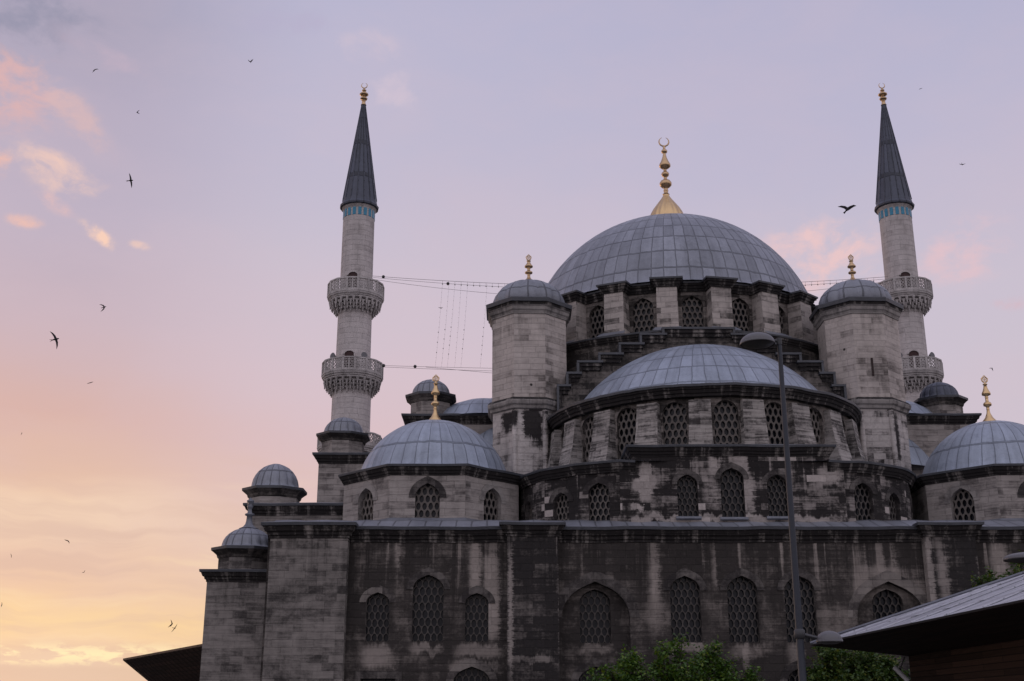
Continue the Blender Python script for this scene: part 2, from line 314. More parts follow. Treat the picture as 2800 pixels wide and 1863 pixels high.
M['bulb'] = plain('bulb', (.03,.028,.03), .5)
M['bird'] = plain('dark_plumage', (.012,.009,.012), .8)
M['bark'] = plain('bark', (.06,.045,.035), .9, scale=9., bump=1.)
M['asphalt'] = plain('asphalt', (.055,.053,.05), .9, var=.25, scale=2.)
M['camera'] = plain('white_housing', (.45,.45,.46), .5, var=.1)
def leafmat(name, a, b):
    m, nt = base_mat(name)
    rnd = nt.n('ShaderNodeNewGeometry').outputs['Random Per Island']
    c = nt.ramp(rnd, [(0., a+(1,)), (.75, b+(1,)), (1., (b[0]*1.7, b[1]*1.1, b[2]*.6, 1))])
    d = nt.n('ShaderNodeBsdfPrincipled', {'Base Color': c, 'Roughness': .5})
    t = nt.n('ShaderNodeBsdfTranslucent', {'Color': c})
    nt.n('ShaderNodeOutputMaterial', {'Surface': nt.n('ShaderNodeMixShader', {0: .35, 1: d.outputs[0], 2: t.outputs[0]}).outputs[0]})
    return m
M['leaf'] = leafmat('leaves', (.028,.075,.011), (.095,.185,.022))
M['leaf_dark'] = leafmat('leaves_dark', (.026,.066,.014), (.085,.14,.026))

# ------------------------------------------------------------------ mesh builder
class MB:
    def __init__(s): s.v = []; s.f = []; s.m = []; s.uv = []; s.sm = []; s.mats = []
    def mi(s, key):
        if key not in s.mats: s.mats.append(key)
        return s.mats.index(key)
    def face(s, pts, mat, uv=None, smooth=False):
        i = len(s.v); s.v += [tuple(p) for p in pts]; s.f.append(tuple(range(i, i+len(pts))))
        s.m.append(s.mi(mat)); s.uv.append(uv); s.sm.append(smooth)
    def grid(s, rows, mat, uvf=None, smooth=True, flip=False):
        nr, nc = len(rows), len(rows[0]); i = len(s.v)
        for r in rows: s.v += [tuple(p) for p in r]
        k = s.mi(mat)
        for a in range(nr-1):
            for b in range(nc-1):
                q = [(a, b), (a, b+1), (a+1, b+1), (a+1, b)]
                if flip: q.reverse()
                s.f.append(tuple(i+x*nc+y for x, y in q)); s.m.append(k); s.sm.append(smooth)
                s.uv.append([uvf(x, y) for x, y in q] if uvf else None)
    def lathe(s, c, prof, mat, n=32, a0=0., a1=2*PI, rmod=None, npan=None, row=1.4, smooth=True):
        """prof: (radius, z) from bottom to top; angle measured from +X"""
        L = [0.]
        for (r0, z0), (r1, z1) in zip(prof, prof[1:]): L.append(L[-1]+math.hypot(r1-r0, z1-z0))
        rm = max(r for r, z in prof)
        rows = []
        for (r, z) in prof:
            rr = []
            for k in range(n+1):
                a = a0+(a1-a0)*k/n; q = r*(rmod(a, z) if rmod else 1.)
                rr.append((c[0]+q*math.cos(a), c[1]+q*math.sin(a), c[2]+z))
            rows.append(rr)
        if npan: uvf = lambda x, y: ((a0+(a1-a0)*y/n)/(2*PI)*npan, L[x]/row)
        else: uvf = lambda x, y: ((a0+(a1-a0)*y/n)*rm, c[2]+prof[x][1] if abs(prof[-1][1]-prof[0][1]) > .3*L[-1] else L[x])
        s.grid(rows, mat, uvf, smooth)
    def box(s, x0, x1, y0, y1, z0, z1, mat):
        p = [(x0,y0,z0),(x1,y0,z0),(x1,y1,z0),(x0,y1,z0),(x0,y0,z1),(x1,y0,z1),(x1,y1,z1),(x0,y1,z1)]
        for q in ((0,3,2,1),(4,5,6,7),(0,1,5,4),(1,2,6,5),(2,3,7,6),(3,0,4,7)): s.face([p[i] for i in q], mat)
    def hull(s, a, b, mat):       # a, b: matching loops; sides plus end b cap
        n = len(a)
        for i in range(n): s.face([a[i], a[(i+1) % n], b[(i+1) % n], b[i]], mat)
        s.face(b, mat)
    def tube(s, pts, rad, mat, n=8, flat=1., up=None, cap=True):
        pts = [Vector(p) for p in pts]
        if not isinstance(rad, (list, tuple)): rad = [rad]*len(pts)
        rows = []
        for i, p in enumerate(pts):
            d = (pts[min(i+1, len(pts)-1)]-pts[max(i-1, 0)]).normalized()
            u = Vector(up) if up else (Vector((0, 0, 1)) if abs(d.z) < .9 else Vector((0, 1, 0)))
            a = d.cross(u).normalized(); b = a.cross(d).normalized()
            rows.append([p+a*rad[i]*math.cos(2*PI*k/n)+b*rad[i]*flat*math.sin(2*PI*k/n) for k in range(n+1)])
        s.grid(rows, mat)
        if cap:
            s.face(rows[0][:-1], mat); s.face(rows[-1][:-1][::-1], mat)
    def sweep(s, path, prof, z, closed=False, cap=None, smooth=False):
        """prof: (offset out of the wall, dz, material of the step up to the next point)"""
        src = path; path = []
        for i in range(len(src) if closed else len(src)-1):
            a, b = src[i], src[(i+1) % len(src)]; k = max(1, int(math.hypot(b[0]-a[0], b[1]-a[1])/1.1))
            path += [(a[0]+(b[0]-a[0])*q/k, a[1]+(b[1]-a[1])*q/k) for q in range(k)]
        if not closed: path.append(src[-1])
        jz = [.016*math.sin(p[0]*1.9+p[1]*1.3)+.014*math.sin(p[0]*4.7-p[1]*3.1+z) for p in path]
        n = len(path); ns = []
        for i in range(n if closed else n-1):
            a, b = path[i], path[(i+1) % n]; dx, dy = b[0]-a[0], b[1]-a[1]; l = math.hypot(dx, dy)
            ns.append((dy/l, -dx/l))
        off = []
        for i in range(n):
            if closed: n1, n2 = ns[i-1], ns[i]
            else: n1, n2 = ns[max(i-1, 0)], ns[min(i, n-2)]
            k = 1+n1[0]*n2[0]+n1[1]*n2[1]; k = max(k, .35)
            off.append(((n1[0]+n2[0])/k, (n1[1]+n2[1])/k))
        S = [0.]
        for i in range(n): S.append(S[-1]+math.hypot(path[(i+1) % n][0]-path[i][0], path[(i+1) % n][1]-path[i][1]))
        idx = list(range(n))+([0] if closed else [])
        for (o0, d0, mt), (o1, d1, _) in zip(prof, prof[1:]):
            r0 = [(path[i][0]+off[i][0]*o0, path[i][1]+off[i][1]*o0, z+d0+jz[i]) for i in idx]
            r1 = [(path[i][0]+off[i][0]*o1, path[i][1]+off[i][1]*o1, z+d1+jz[i]) for i in idx]
            for k in range(len(idx)-1):
                s.face([r0[k], r0[k+1], r1[k+1], r1[k]], mt, [(S[k], z+d0), (S[k+1], z+d0), (S[k+1], z+d1+.02), (S[k], z+d1+.02)], smooth)
        if not closed:
            for i, rev in ((0, False), (n-1, True)):
                q = [(path[i][0]+off[i][0]*o, path[i][1]+off[i][1]*o, z+d+jz[i]) for o, d, _ in prof]
                q += [(path[i][0], path[i][1], z+prof[-1][1])] if prof[-1][0] > 0 else []
                s.face(q[::-1] if not rev else q, prof[0][2])
        if cap:
            o, d, _ = prof[-1]
            s.face([(path[i][0]+off[i][0]*(o-.004), path[i][1]+off[i][1]*(o-.004), z+d-.004+jz[i]) for i in range(n)], cap)
    def panel(s, fr, outer, holes, mat):
        polys = [[Vector((a, b, 0)) for a, b in outer]]+[[Vector((a, b, 0)) for a, b in h] for h in holes]
        flat = [p for q in polys for p in q]
        for t in tessellate_polygon(polys):
            a, b, c = (flat[i] for i in t)
            if (b-a).cross(c-a).z < 0: b, c = c, b
            s.face([fr.p(q.x, q.y) for q in (a, b, c)], mat, [(q.x+fr.u0, q.y) for q in (a, b, c)])
    def build(s, name, parent=None):
        me = bpy.data.meshes.new(name)
        me.from_pydata(s.v, [], s.f)
        for k in s.mats: me.materials.append(M[k])
        uvl = me.uv_layers.new(name='UVMap')
        for p, mi, uv, sm in zip(me.polygons, s.m, s.uv, s.sm):
            p.material_index = mi; p.use_smooth = sm
            if uv is None:
                nrm = p.normal
                if abs(nrm.z) < .8:
                    l = math.hypot(nrm.x, nrm.y); tx, ty = -nrm.y/l, nrm.x/l
                    uv = [(me.vertices[v].co.x*tx+me.vertices[v].co.y*ty, me.vertices[v].co.z) for v in p.vertices]
                else: uv = [(me.vertices[v].co.x, me.vertices[v].co.y) for v in p.vertices]
            for li, q in zip(p.loop_indices, uv): uvl.data[li].uv = q
        me.update()
        o = bpy.data.objects.new(name, me); C.objects.link(o)
        if parent is not None:
            o.parent = parent
            o.matrix_parent_inverse = Matrix.Translation(-world_loc(parent))
        return o
def world_loc(o):
    return Vector(o['_w']) if '_w' in o else Vector((0, 0, 0))
class Frame:                # a wall plane: s metres along from p0 to p1, z up, d out of the wall
    def __init__(s, p0, p1, d=0.):
        s.a = Vector((p0[0], p0[1])); t = Vector((p1[0]-p0[0], p1[1]-p0[1])); s.L = t.length; s.t = t/s.L
        s.n = Vector((s.t.y, -s.t.x)); s.d = d; s.u0 = s.a.dot(s.t)
    def p(s, q, z, d=0.):
        v = s.a+s.t*q+s.n*(d+s.d); return (v.x, v.y, z)
def thing(name, loc, label, cat, group=None, kind=None):
    o = bpy.data.objects.new(name, None); C.objects.link(o); o.location = loc; o['_w'] = tuple(loc)
    o.empty_display_size = .5
    return tag(o, label, cat, group, kind)
def tag(o, label=None, cat=None, group=None, kind=None):
    if label: o['label'] = label
    if cat: o['category'] = cat
    if group: o['group'] = group
    if kind: o['kind'] = kind
    return o

ARCH = [(1, 0), (.985, .16), (.93, .33), (.83, .50), (.69, .65), (.50, .78), (.26, .89), (0, 1)]
def arch(c, zb, zs, za, w, rnd=False):
    a = w/2
    A = [(math.cos(PI/2*k/8), math.sin(PI/2*k/8)) for k in range(9)] if rnd else ARCH
    r = [(c+a*x, zs+(za-zs)*y) for x, y in A]
    l = [(c-a*x, zs+(za-zs)*y) for x, y in A[-2::-1]]
    return [(c-a, zb), (c+a, zb)]+r+l
HEX = [(math.sin(PI/6*k), math.cos(PI/6*k)) for k in range(12)]
def window(par, fr, c, zb, zs, za, w, cols=5, thick=.2, hood=.0, depth=.38, rnd=False, gm='grille', hm='hood', sill=None, gap=.0):
    """stone reveal and hood band (window) > pierced plaster grille, glass"""
    mb = MB(); A = arch(c, zb, zs, za, w, rnd); n = len(A)
    for i in range(n):
        p, q = A[i], A[(i+1) % n]
        mb.face([fr.p(*p, .002), fr.p(*p, -depth), fr.p(*q, -depth), fr.p(*q, .002)], hm)
    if hood:
        I = [p for p in arch(c, zb, zs, za, w, rnd)[2:]]
        O = [p for p in arch(c, zb, zs, za+hood*1.12, w+2*hood, rnd)[2:]]
        e = .045
        for i in range(len(I)-1):
            mb.face([fr.p(*I[i], e), fr.p(*O[i], e), fr.p(*O[i+1], e), fr.p(*I[i+1], e)], hm)
            mb.face([fr.p(*O[i], e), fr.p(*O[i], -.02), fr.p(*O[i+1], -.02), fr.p(*O[i+1], e)], hm)
            mb.face([fr.p(*I[i+1], e), fr.p(*I[i+1], -.02), fr.p(*I[i], -.02), fr.p(*I[i], e)], hm)
        for i in (0, -1):
            q = [fr.p(*I[i], e), fr.p(*I[i], -.02), fr.p(*O[i], -.02), fr.p(*O[i], e)]
            mb.face(q if i == 0 else q[::-1], hm)
    if sill:
        h = w/2+.12
        rows = []
        for q, z in ((.0, zb+.02), (.13, zb-.03), (.15, zb-.14), (0., zb-.17)):
            rows.append([fr.p(c-h*math.cos(k*PI/8), z, .01+q*(.75+.6*math.sin(k*PI/8))) for k in range(9)])
        mb.grid(rows, sill, flip=True)
    wo = mb.build('window', par)
    g = MB(); px = w/cols; rp = px*1.40; dg = -depth+.14; th = .07; a = w/2
    r = 0; z = zb+rp*(.45-gap)
    while z < za+.3*rp:
        k0 = -(cols//2+1)
        for k in range(k0, -k0+1):
            x = (k+(.5 if r % 2 else 0)+(.5 if cols % 2 == 0 else 0))*px
            if abs(x) > a+.55*px: continue
            O = []; I = []
            for j, (hx, hy) in enumerate(HEX):
                # hexagon outline at 30 degree steps, and a pointed oval hole
                ang = PI/6*j; m_ = 1/max(abs(math.sin(ang)), abs(math.sin(ang+PI/3)), abs(math.sin(ang-PI/3)))*.5
                ox, oy = m_*math.sin(ang)*px, m_*math.cos(ang)*px*1.40
                O.append((c+x+ox, z+oy*1.0)); kx = 1-thick
                I.append((c+x+.5*px*kx*math.sin(ang)*(1-.12*abs(math.cos(ang))), z+.79*px*kx*math.cos(ang)))
            for j in range(12):
                jj = (j+1) % 12
                g.face([fr.p(*O[jj], dg), fr.p(*O[j], dg), fr.p(*I[j], dg), fr.p(*I[jj], dg)], gm)
                g.face([fr.p(*I[jj], dg), fr.p(*I[j], dg), fr.p(*I[j], dg-th), fr.p(*I[jj], dg-th)], gm)
        r += 1; z += rp*.87
    g.build('grille', wo)
    gl = MB(); e = -depth-.02
    gl.face([fr.p(c-a-.05, zb-.05, e), fr.p(c+a+.05, zb-.05, e), fr.p(c+a+.05, za+.05, e), fr.p(c-a-.05, za+.05, e)], 'glass')
    gl.build('glass', wo)
    return A
def cornice(k=1., low='mould', edge='lead_edge', back=.5):
    """moulded stone cornice with a lead covered drip edge; dz=0 is the top of the lead edge"""
    return [(0, -.78*k, low), (.05*k, -.78*k, low), (.06*k, -.66*k, low), (.14*k, -.62*k, low), (.17*k, -.48*k, low), (.27*k, -.42*k, low), (.33*k, -.26*k, low),
            (.36*k, -.17*k, edge), (.44*k, -.17*k, edge), (.46*k, -.02*k, edge), (.44*k, 0, 'lead_flat'), (-back, .10*k, 'lead_flat')]
def ngon(c, r, n=8, rot=PI/8): return [(c[0]+r*math.cos(rot+2*PI*i/n), c[1]+r*math.sin(rot+2*PI*i/n)) for i in range(n)]
def arcpts(c, r, a0, a1, n): return [(c[0]+r*math.cos(R_(a0+(a1-a0)*i/n)), c[1]+r*math.sin(R_(a0+(a1-a0)*i/n))) for i in range(n+1)]
def prism(mb, path, z0, z1, mat, closed=True, top=None):
    n = len(path)
    for i in range(n if closed else n-1):
        a, b = path[i], path[(i+1) % n]; fr = Frame(a, b)
        mb.panel(fr, [(0, z0), (fr.L, z0), (fr.L, z1), (0, z1)], [], mat)
    if top: mb.face([(x, y, z1) for x, y in path], top)
def crescent(mb, c, r, mat, th):
    pts = []; rad = []
    for k in range(25):
        f = k/24; a = R_(90+22+(360-44)*f); t = math.sin(PI*f)
        off = (1-t)*0.0
        pts.append((c[0]+r*math.cos(a), c[1], c[2]+r*math.sin(a)+off)); rad.append(th*(.25+.95*t))
    mb.tube(pts, rad, mat, 6, up=(0, 1, 0))
def medallion(mb, c, r, mat, th):
    ring = [(c[0]+r*math.cos(a), c[1], c[2]+r*math.sin(a)) for a in [2*PI*k/20 for k in range(21)]]
    mb.tube(ring, th, mat, 6, up=(0, 1, 0))
    for k in range(4):
        a = PI/4+PI/2*k; q = (c[0]+r*.45*math.cos(a), c[1], c[2]+r*.45*math.sin(a))
        mb.tube([(q[0]+r*.3*math.cos(b), q[1], q[2]+r*.3*math.sin(b)) for b in [2*PI*j/8 for j in range(9)]], th*.6, mat, 5, up=(0, 1, 0))
    mb.tube([(c[0]-r*1.2, c[1], c[2]+r*.25), (c[0], c[1], c[2]+r*1.55), (c[0]+r*1.2, c[1], c[2]+r*.25)], th*.8, mat, 6, up=(0, 1, 0))
def finial(par, c, H, prof, mat, top, tr, ribs=0):
    mb = MB()
    rm = (lambda a, z: 1-.05*abs(math.sin(a*ribs/2)) if z < H*.2 else 1.) if ribs else None
    mb.lathe(c, [(r, z*H) for r, z in prof], mat, 24 if not ribs else 64, rmod=rm)
    q = (c[0], c[1], c[2]+H*prof[-1][1]+tr)
    if top == 'crescent': crescent(mb, q, tr, mat, tr*.16)
    elif top == 'medallion': medallion(mb, q, tr, mat, tr*.18)
    return mb.build('finial', par)
SMALLF = lambda s: [(r*s, z) for r, z in [(1.05, -.03), (.95, .03), (.55, .10), (.26, .20), (.20, .27), (.25, .285), (.20, .30), (.24, .335), (.55, .36), (.58, .39), (.50, .42), (.24, .445), (.21, .52), (.26, .535), (.21, .55), (.25, .57), (.60, .59), (.62, .625), (.45, .675), (.30, .73), (.20, .80), (.32, .81), (.32, .83), (.14, .84), (.12, .86)]]

# ------------------------------------------------------------------ ground
g = MB(); g.face([(-900, -300, 0), (900, -300, 0), (900, 1500, 0), (-900, 1500, 0)], 'asphalt')
tag(g.build('ground'), kind='structure')

# ------------------------------------------------------------------ the mosque
mq = thing('mosque', (X0, FY, 0), 'great soot-stained stone mosque with lead domes piled up to one main dome', 'mosque')
ZC = zv(1443, FY)             # front cornice, top of lead edge
ZP = zv(1427.5, 59.1)         # pier cornice
PX = 7.35+1.02                # piers sit at +-(this) from the axis
# main front, three bays between piers
def mir(lst): return lst
fb = MB()
fxL, fxR = -12.0, 2*X0+12.0
fr = Frame((fxL, FY), (fxR, FY))
def S(u, v): return xv(u, v, FY)-fxL
holes = []; wins = []
up = [(1031.6, 64, 1754, 1648, 1620, 4, 'hood_m'), (1169.5, 85, 1754, 1612, 1572, 5, 'hood'), (1303.5, 64, 1755, 1650, 1622, 4, 'hood')]
for (u, wpx, vb, vs_, va, cols, hm) in up:
    vm = 1690; x = xv(u, vm, FY); wm = wpx/F*58.7
    for xx in (x, 2*X0-x):
        wins.append((xx-fxL, zv(vb, FY), zv(vs_, FY), zv(va, FY), wm, cols, 13.5/F*58.7*1.35, hm))
for dx in (-2.78, 0, 2.78):
    wins.append((X0+dx-fxL, zv(1757, FY), zv(1615, FY), zv(1574.6, FY), 1.47, 5, .34, 'hood'))
blind = [(X0+dx-fxL, 1.0, zv(1690, FY), zv(1590, FY), 3.3) for dx in (-7.15, 7.15)]
low = [(X0+dx-fxL, .9, zv(1866, FY), zv(1822, FY), 1.75, 6, .36, 'hood') for dx in (-2.78, 2.78)]
xl = xv(1290, 1840, FY)
low += [(xl-fxL, .9, zv(1866, FY), zv(1823, FY), 1.75, 6, .36, 'hood_m')]
sq = xv(1034, 1858, FY)
for wq in wins+low: holes.append(arch(*wq[:5]))
for b in blind: holes.append(arch(*b))
holes.append([(sq-fxL-.82, .9), (sq-fxL+.82, .9), (sq-fxL+.82, zv(1857, FY)), (sq-fxL-.82, zv(1857, FY))])
fb.panel(fr, [(0, 0), (fr.L, 0), (fr.L, ZC-.3), (0, ZC-.3)], holes, 'facade')
facade = fb.build('front_wall', mq)
for wq in wins+low: window(mq, fr, *wq[:6], thick=.13, hood=wq[6], hm=wq[7])
for b in blind:
    mb = MB(); A = arch(*b); n = len(A); dp = .42
    for i in range(n): mb.face([fr.p(*A[i], .002), fr.p(*A[i], -dp), fr.p(*A[(i+1) % n], -dp), fr.p(*A[(i+1) % n], .002)], 'hood')
    O = arch(b[0], b[1], b[2], b[3]+.55, b[4]+.95)[2:]; I = A[2:]
    for i in range(len(I)-1): mb.face([fr.p(*I[i], .012), fr.p(*O[i], .012), fr.p(*O[i+1], .012), fr.p(*I[i+1], .012)], 'hood' if b[0] < X0-fxL else 'hood_m')
    f2 = Frame(fr.p(0, 0, -dp)[:2], fr.p(fr.L, 0, -dp)[:2])
    wd = (b[0], zv(1757, FY), zv(1645, FY), zv(1609, FY), 1.5); wl = (b[0], .9, zv(1866, FY), zv(1822, FY), 1.75)
    mb.panel(f2, [(b[0]-1.75, 1.), (b[0]+1.75, 1.), (b[0]+1.75, b[3]+.1), (b[0]-1.75, b[3]+.1)], [arch(*wd), arch(*(wl[:1]+(1.05,)+wl[2:]))], 'facade')
    mb.build('blind_arch', mq)
    window(mq, f2, *wd, cols=5, thick=.13, hm='hood')
    window(mq, f2, *wl, cols=6, thick=.13, hood=.36, hm='hood')
# plain lintelled opening, low left
mb = MB(); z1 = zv(1857, FY); q = sq-fxL
for (a, b_) in (((q-.82, .9), (q-.82, z1)), ((q-.82, z1), (q+.82, z1)), ((q+.82, z1), (q+.82, .9))):
    mb.face([fr.p(*a, .003), fr.p(*b_, .003), fr.p(*b_, -.4), fr.p(*a, -.4)], 'hood')
for (x0, x1, za, zb_) in ((q-1.12, q+1.12, z1+.02, z1+.36), (q-1.12, q-.84, .9, z1+.02), (q+.84, q+1.12, .9, z1+.02)):
    mb.box(fxL+x0, fxL+x1, FY-.07, FY+.02, za, zb_, 'hood')
wo = mb.build('window', mq)
mb = MB(); mb.box(fxL+q-.85, fxL+q+.85, FY+.36, FY+.42, .8, z1+.1, 'glass'); mb.build('glass', wo)
mb = MB()
for k in range(-2, 3): mb.tube([(fxL+q+k*.3, FY+.25, .8), (fxL+q+k*.3, FY+.25, z1)], .02, 'lamp_dark', 5)
mb.build('grille', wo)
# front cornice and the lead skirt roof behind it
mb = MB(); mb.sweep([(fxL, FY), (fxR, FY)], cornice(.95, back=.1), ZC); mb.build('cornice', facade)
mb = MB()
mb.grid([[(fxL+(fxR-fxL)*k/60, FY-.36, ZC-.01) for k in range(61)], [(fxL+(fxR-fxL)*k/60, FY+1.6, ZC+.62+.03*math.sin(k*2.3)) for k in range(61)], [(fxL+(fxR-fxL)*k/60, FY+16, ZC+.8) for k in range(61)]], 'lead_cap', lambda r, k: (k*1.0, r*1.0), flip=False)
mb.build('skirt_roof', mq)
# piers
def pier(x0, x1, y, z, mat, y1=FY+4, k=.95, z0=0):
    mb = MB(); prism(mb, [(x0, y1), (x0, y), (x1, y), (x1, y1)], z0, z-.25, mat, False)
    p = mb.build('pier', mq)
    mb = MB(); mb.sweep([(x0, y1), (x0, y), (x1, y), (x1, y1)], cornice(k, back=.0), z, cap='lead_flat'); mb.build('cornice', p)
    return p
pw = 138/F*59.9
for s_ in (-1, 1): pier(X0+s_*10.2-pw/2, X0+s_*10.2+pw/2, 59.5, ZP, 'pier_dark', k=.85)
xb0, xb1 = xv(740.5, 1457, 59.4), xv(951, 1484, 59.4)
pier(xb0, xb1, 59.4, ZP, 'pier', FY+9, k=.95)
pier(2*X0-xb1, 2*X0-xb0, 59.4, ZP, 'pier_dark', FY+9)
# low annex on the far left
ax0, ax1 = xv(566.5, 1581, 60.4), xb0-.06; ZA = zv(1556, 60.0)
mb = MB(); prism(mb, [(ax0, 67.5), (ax0, 60.4), (ax1, 60.4)], 0, ZA-.2, 'pier', False)
an = mb.build('annex', mq)
mb = MB(); mb.sweep([(ax0, 67.5), (ax0, 60.4), (ax1, 60.4)], cornice(.75, back=.3), ZA)
mb.face([(ax0-.3, 60.1, ZA-.01), (ax1, 60.1, ZA-.01), (ax1, 67.5, ZA-.01), (ax0-.3, 67.5, ZA-.01)], 'lead_flat'); mb.build('cornice', an)
# square upper masses
def mass(name, x0, x1, y0, y1, z, mat, k, roof=True, z0=0):
    mb = MB(); path = [(x0, y1), (x0, y0), (x1, y0), (x1, y1)]
    prism(mb, path, z0, z-.2, mat, False); o = mb.build(name, mq)
    mb = MB(); mb.sweep(path, cornice(k, back=.0), z, cap='lead_flat'); mb.build('cornice', o)
    return o
ZW1 = zv(1376, 65.7)
lw = mass('gallery_wall', xv(684, 1410, 66), xv(1040, 1400, 66), 66, 78, ZW1, 'pier', .8)
fw = Frame((xv(684, 1410, 66), 65.99), (xv(1040, 1400, 66), 65.99))
ZW2 = zv(1237, 76.6)
mass('gallery_wall', xv(871.5, 1264, 77), xv(1150, 1264, 77), 77, 92, ZW2, 'octa', .85)
ZW3 = zv(1130, 73.6)
for s_ in (-1, 1):
    xo = X0+s_*17.75; xi = X0+s_*8
    mass('upper_wall', min(xo, xi), max(xo, xi), 74, 90, ZW3, 'octa', .8, z0=ZC+.5)
# core of the prayer hall
mb = MB(); prism(mb, [(X0-10.3, 91), (X0-10.3, 71), (X0+10.3, 71), (X0+10.3, 91)], ZC, 20., 'dirty', True, 'lead_flat'); mb.build('hall_core', mq)
mb = MB(); prism(mb, [(-11.5, 96), (-11.5, 70), (2*X0+11.5, 70), (2*X0+11.5, 96)], 0, 12.2, 'dirty', True, 'lead_flat'); mb.build('hall_wall', mq)

# domed turrets
def turret(c, z0, z1, r, mat='octa', cap_h=None, fin=False, lead_='lead_cap', cr=1.27):
    mb = MB(); prism(mb, ngon(c, r*1.04), z0, z1-.1, mat); o = mb.build('turret', mq)
    mb = MB(); e = (cr-1)*r
    mb.sweep(ngon(c, r*1.04), [(0, -.55, 'dirty'), (.06, -.5, 'dirty'), (.10, -.36, 'dirty'), (e*.7, -.22, 'dirty'), (e, -.14, 'lead_edge'), (e*1.02, 0, 'lead_flat'), (-.2, .12, 'lead_flat')], z1, True, cap='lead_flat')
    mb.build('cornice', o)
    h = cap_h or r*.95; mb = MB()
    pr = [(1.12, 0), (1.0, .05), (.955, .12), (.94, .22), (.90, .38), (.82, .54), (.70, .69), (.54, .82), (.36, .91), (.17, .975), (.02, 1)]
    mb.lathe((c[0], c[1], z1+.02), [(r*a, h*b) for a, b in pr], lead_, 64, rmod=lambda a, z: 1.-.035*(1-abs(math.sin(a*8)))**2*2*(1 if z < h*.9 else .2), npan=16, row=h*.8)
    d = mb.build('turret_dome', o)
    if fin:
        mb = MB(); H = fin
        mb.lathe((c[0], c[1], z1+h-.05), [(a, b*H) for a, b in [(.50, 0), (.30, .06), (.20, .14), (.16, .24), (.14, .40), (.24, .43), (.25, .47), (.12, .50), (.10, .62), (.13, .66), (.16, .72), (.10, .80), (.18, .85), (.19, .90), (.06, .95), (.03, 1.)]], 'lead_flat', 16)
        mb.build('finial', o)
    return o
def tur(u, vc_top, vapex, hw_px, Y, zb, **k):
    t = P(u, vc_top, Y); r = hw_px/F*(Y/(cp-(931.5-vc_top)/F*sp)); z1 = zv(vc_top, Y-r)
    h = zv(vapex, Y)-z1; h = math.sqrt(max(.3, (h)**2-(.2*r)**2))
    return turret((t.x, Y), zb, z1, r, cap_h=h, **k)
tur(677, 1493, 1442, 73, 62.6, ZA-.1, fin=1.62, mat='pier')
tur(752.5, 1329, 1268.6, 67, 68.0, ZW1-.1, mat='octa')
tur(940, 1180, 1142, 57, 79.0, ZW2-.1, mat='octa')
tur(1179, 1073, 1038.5, 55, 76.0, ZW3-.1, mat='octa')
td = P(1179, 1073, 76.0); tur(1400+(2*X0-td.x)/(76.0/(cp-(931.5-1080)/F*sp))*F, 1082, 1046, 55, 76.0, ZW3-.1, mat='octa', lead_='lead_spire')

# corner domes on octagonal drums
ZO = zv(1267, 62.35); ZOB = 11.0
for s_ in (-1, 1):
    c = (X0+(-15.6 if s_ < 0 else 16.1), 67.5); Rr = 5.15; pts = ngon(c, Rr); mb = MB(); todo = []
    for i in range(8):
        a, b = pts[i], pts[(i+1) % 8]; f = Frame(a, b); h = []
        mid_ = ((a[0]+b[0])/2-c[0], (a[1]+b[1])/2-c[1])
        if mid_[1] < -.3*Rr:
            front = abs(mid_[0]) < 1
            zt = zv(1321, 62.7) if front else zv(1321, 62.7)+.0
            wd = (f.L/2, zv(1434, 62.7), zt-.75, zt, 1.28)
            h = [arch(*wd)]; todo.append((f, wd, front))
        mb.panel(f, [(0, ZOB), (f.L, ZOB), (f.L, ZO-.2), (0, ZO-.2)], h, 'octa')
    o = mb.build('octagonal_drum', mq)
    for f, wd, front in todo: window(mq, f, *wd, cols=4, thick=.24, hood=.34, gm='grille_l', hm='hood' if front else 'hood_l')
    mb = MB(); mb.sweep(pts, cornice(.72, back=.5), ZO, True); mb.build('cornice', o)
    mb = MB(); mb.sweep(ngon(c, Rr+.01), [(.75, -.1, 'lead_flat'), (.12, .42, 'lead_flat'), (0, .5, 'lead_flat')], ZOB+.25, True); mb.build('skirt', o)
    Rs, zc = (4.3, 13.75) if s_ < 0 else (4.15, 13.85); z0 = ZO+.02; a0 = math.asin((z0-zc)/Rs); mb = MB()
    mb.lathe((c[0], c[1]+.1, zc), [(Rs+.42, z0-zc-.02), (Rs+.12, z0-zc+.10)]+[(Rs*math.cos(a0+(PI/2-a0)*k/22), Rs*math.sin(a0+(PI/2-a0)*k/22)) for k in range(1, 23)], 'lead_blue', 216, rmod=lambda a, z: 1+.008*(max(0, math.cos(a*36)))**12, npan=36, row=2.15)
    d = mb.build('corner_dome', mq)
    finial(d, (c[0], c[1]+.1, zc+Rs), 2.75, SMALLF(.40), 'gold', 'medallion', .17)

# apse block with flanking half-round exedrae
AY = 61.1; ZB0 = zv(1432, AY); ZB1 = zv(1215, AY-.35); ZE = zv(1257, AY-.35)
mb = MB(); f = Frame((X0-5.72, AY), (X0+5.72, AY))
def wdef(u0, u1, vb, va, vsp): 
    return (xv((u0+u1)/2, (vb+va)/2, AY)-(X0-5.72), zv(vb, AY), zv(vsp, AY), zv(va, AY), (u1-u0)/F*(AY/1.0))
ws = [wdef(1853.6, 1910, 1413, 1298, 1325), wdef(1972.4, 2037, 1415, 1280, 1310), wdef(2100, 2157, 1413, 1298, 1325)]
dxc = X0-(ws[1][0]+X0-5.72)
ws = [(q[0]+dxc,)+q[1:] for q in ws]
outer = [(0, ZB0-.3), (11.44, ZB0-.3), (11.44, ZE-.2), (5.72+5.05, ZE-.2), (5.72+5.05, ZB1-.2), (5.72-5.05, ZB1-.2), (5.72-5.05, ZE-.2), (0, ZE-.2)]
mb.panel(f, outer, [arch(*q) for q in ws], 'apse')
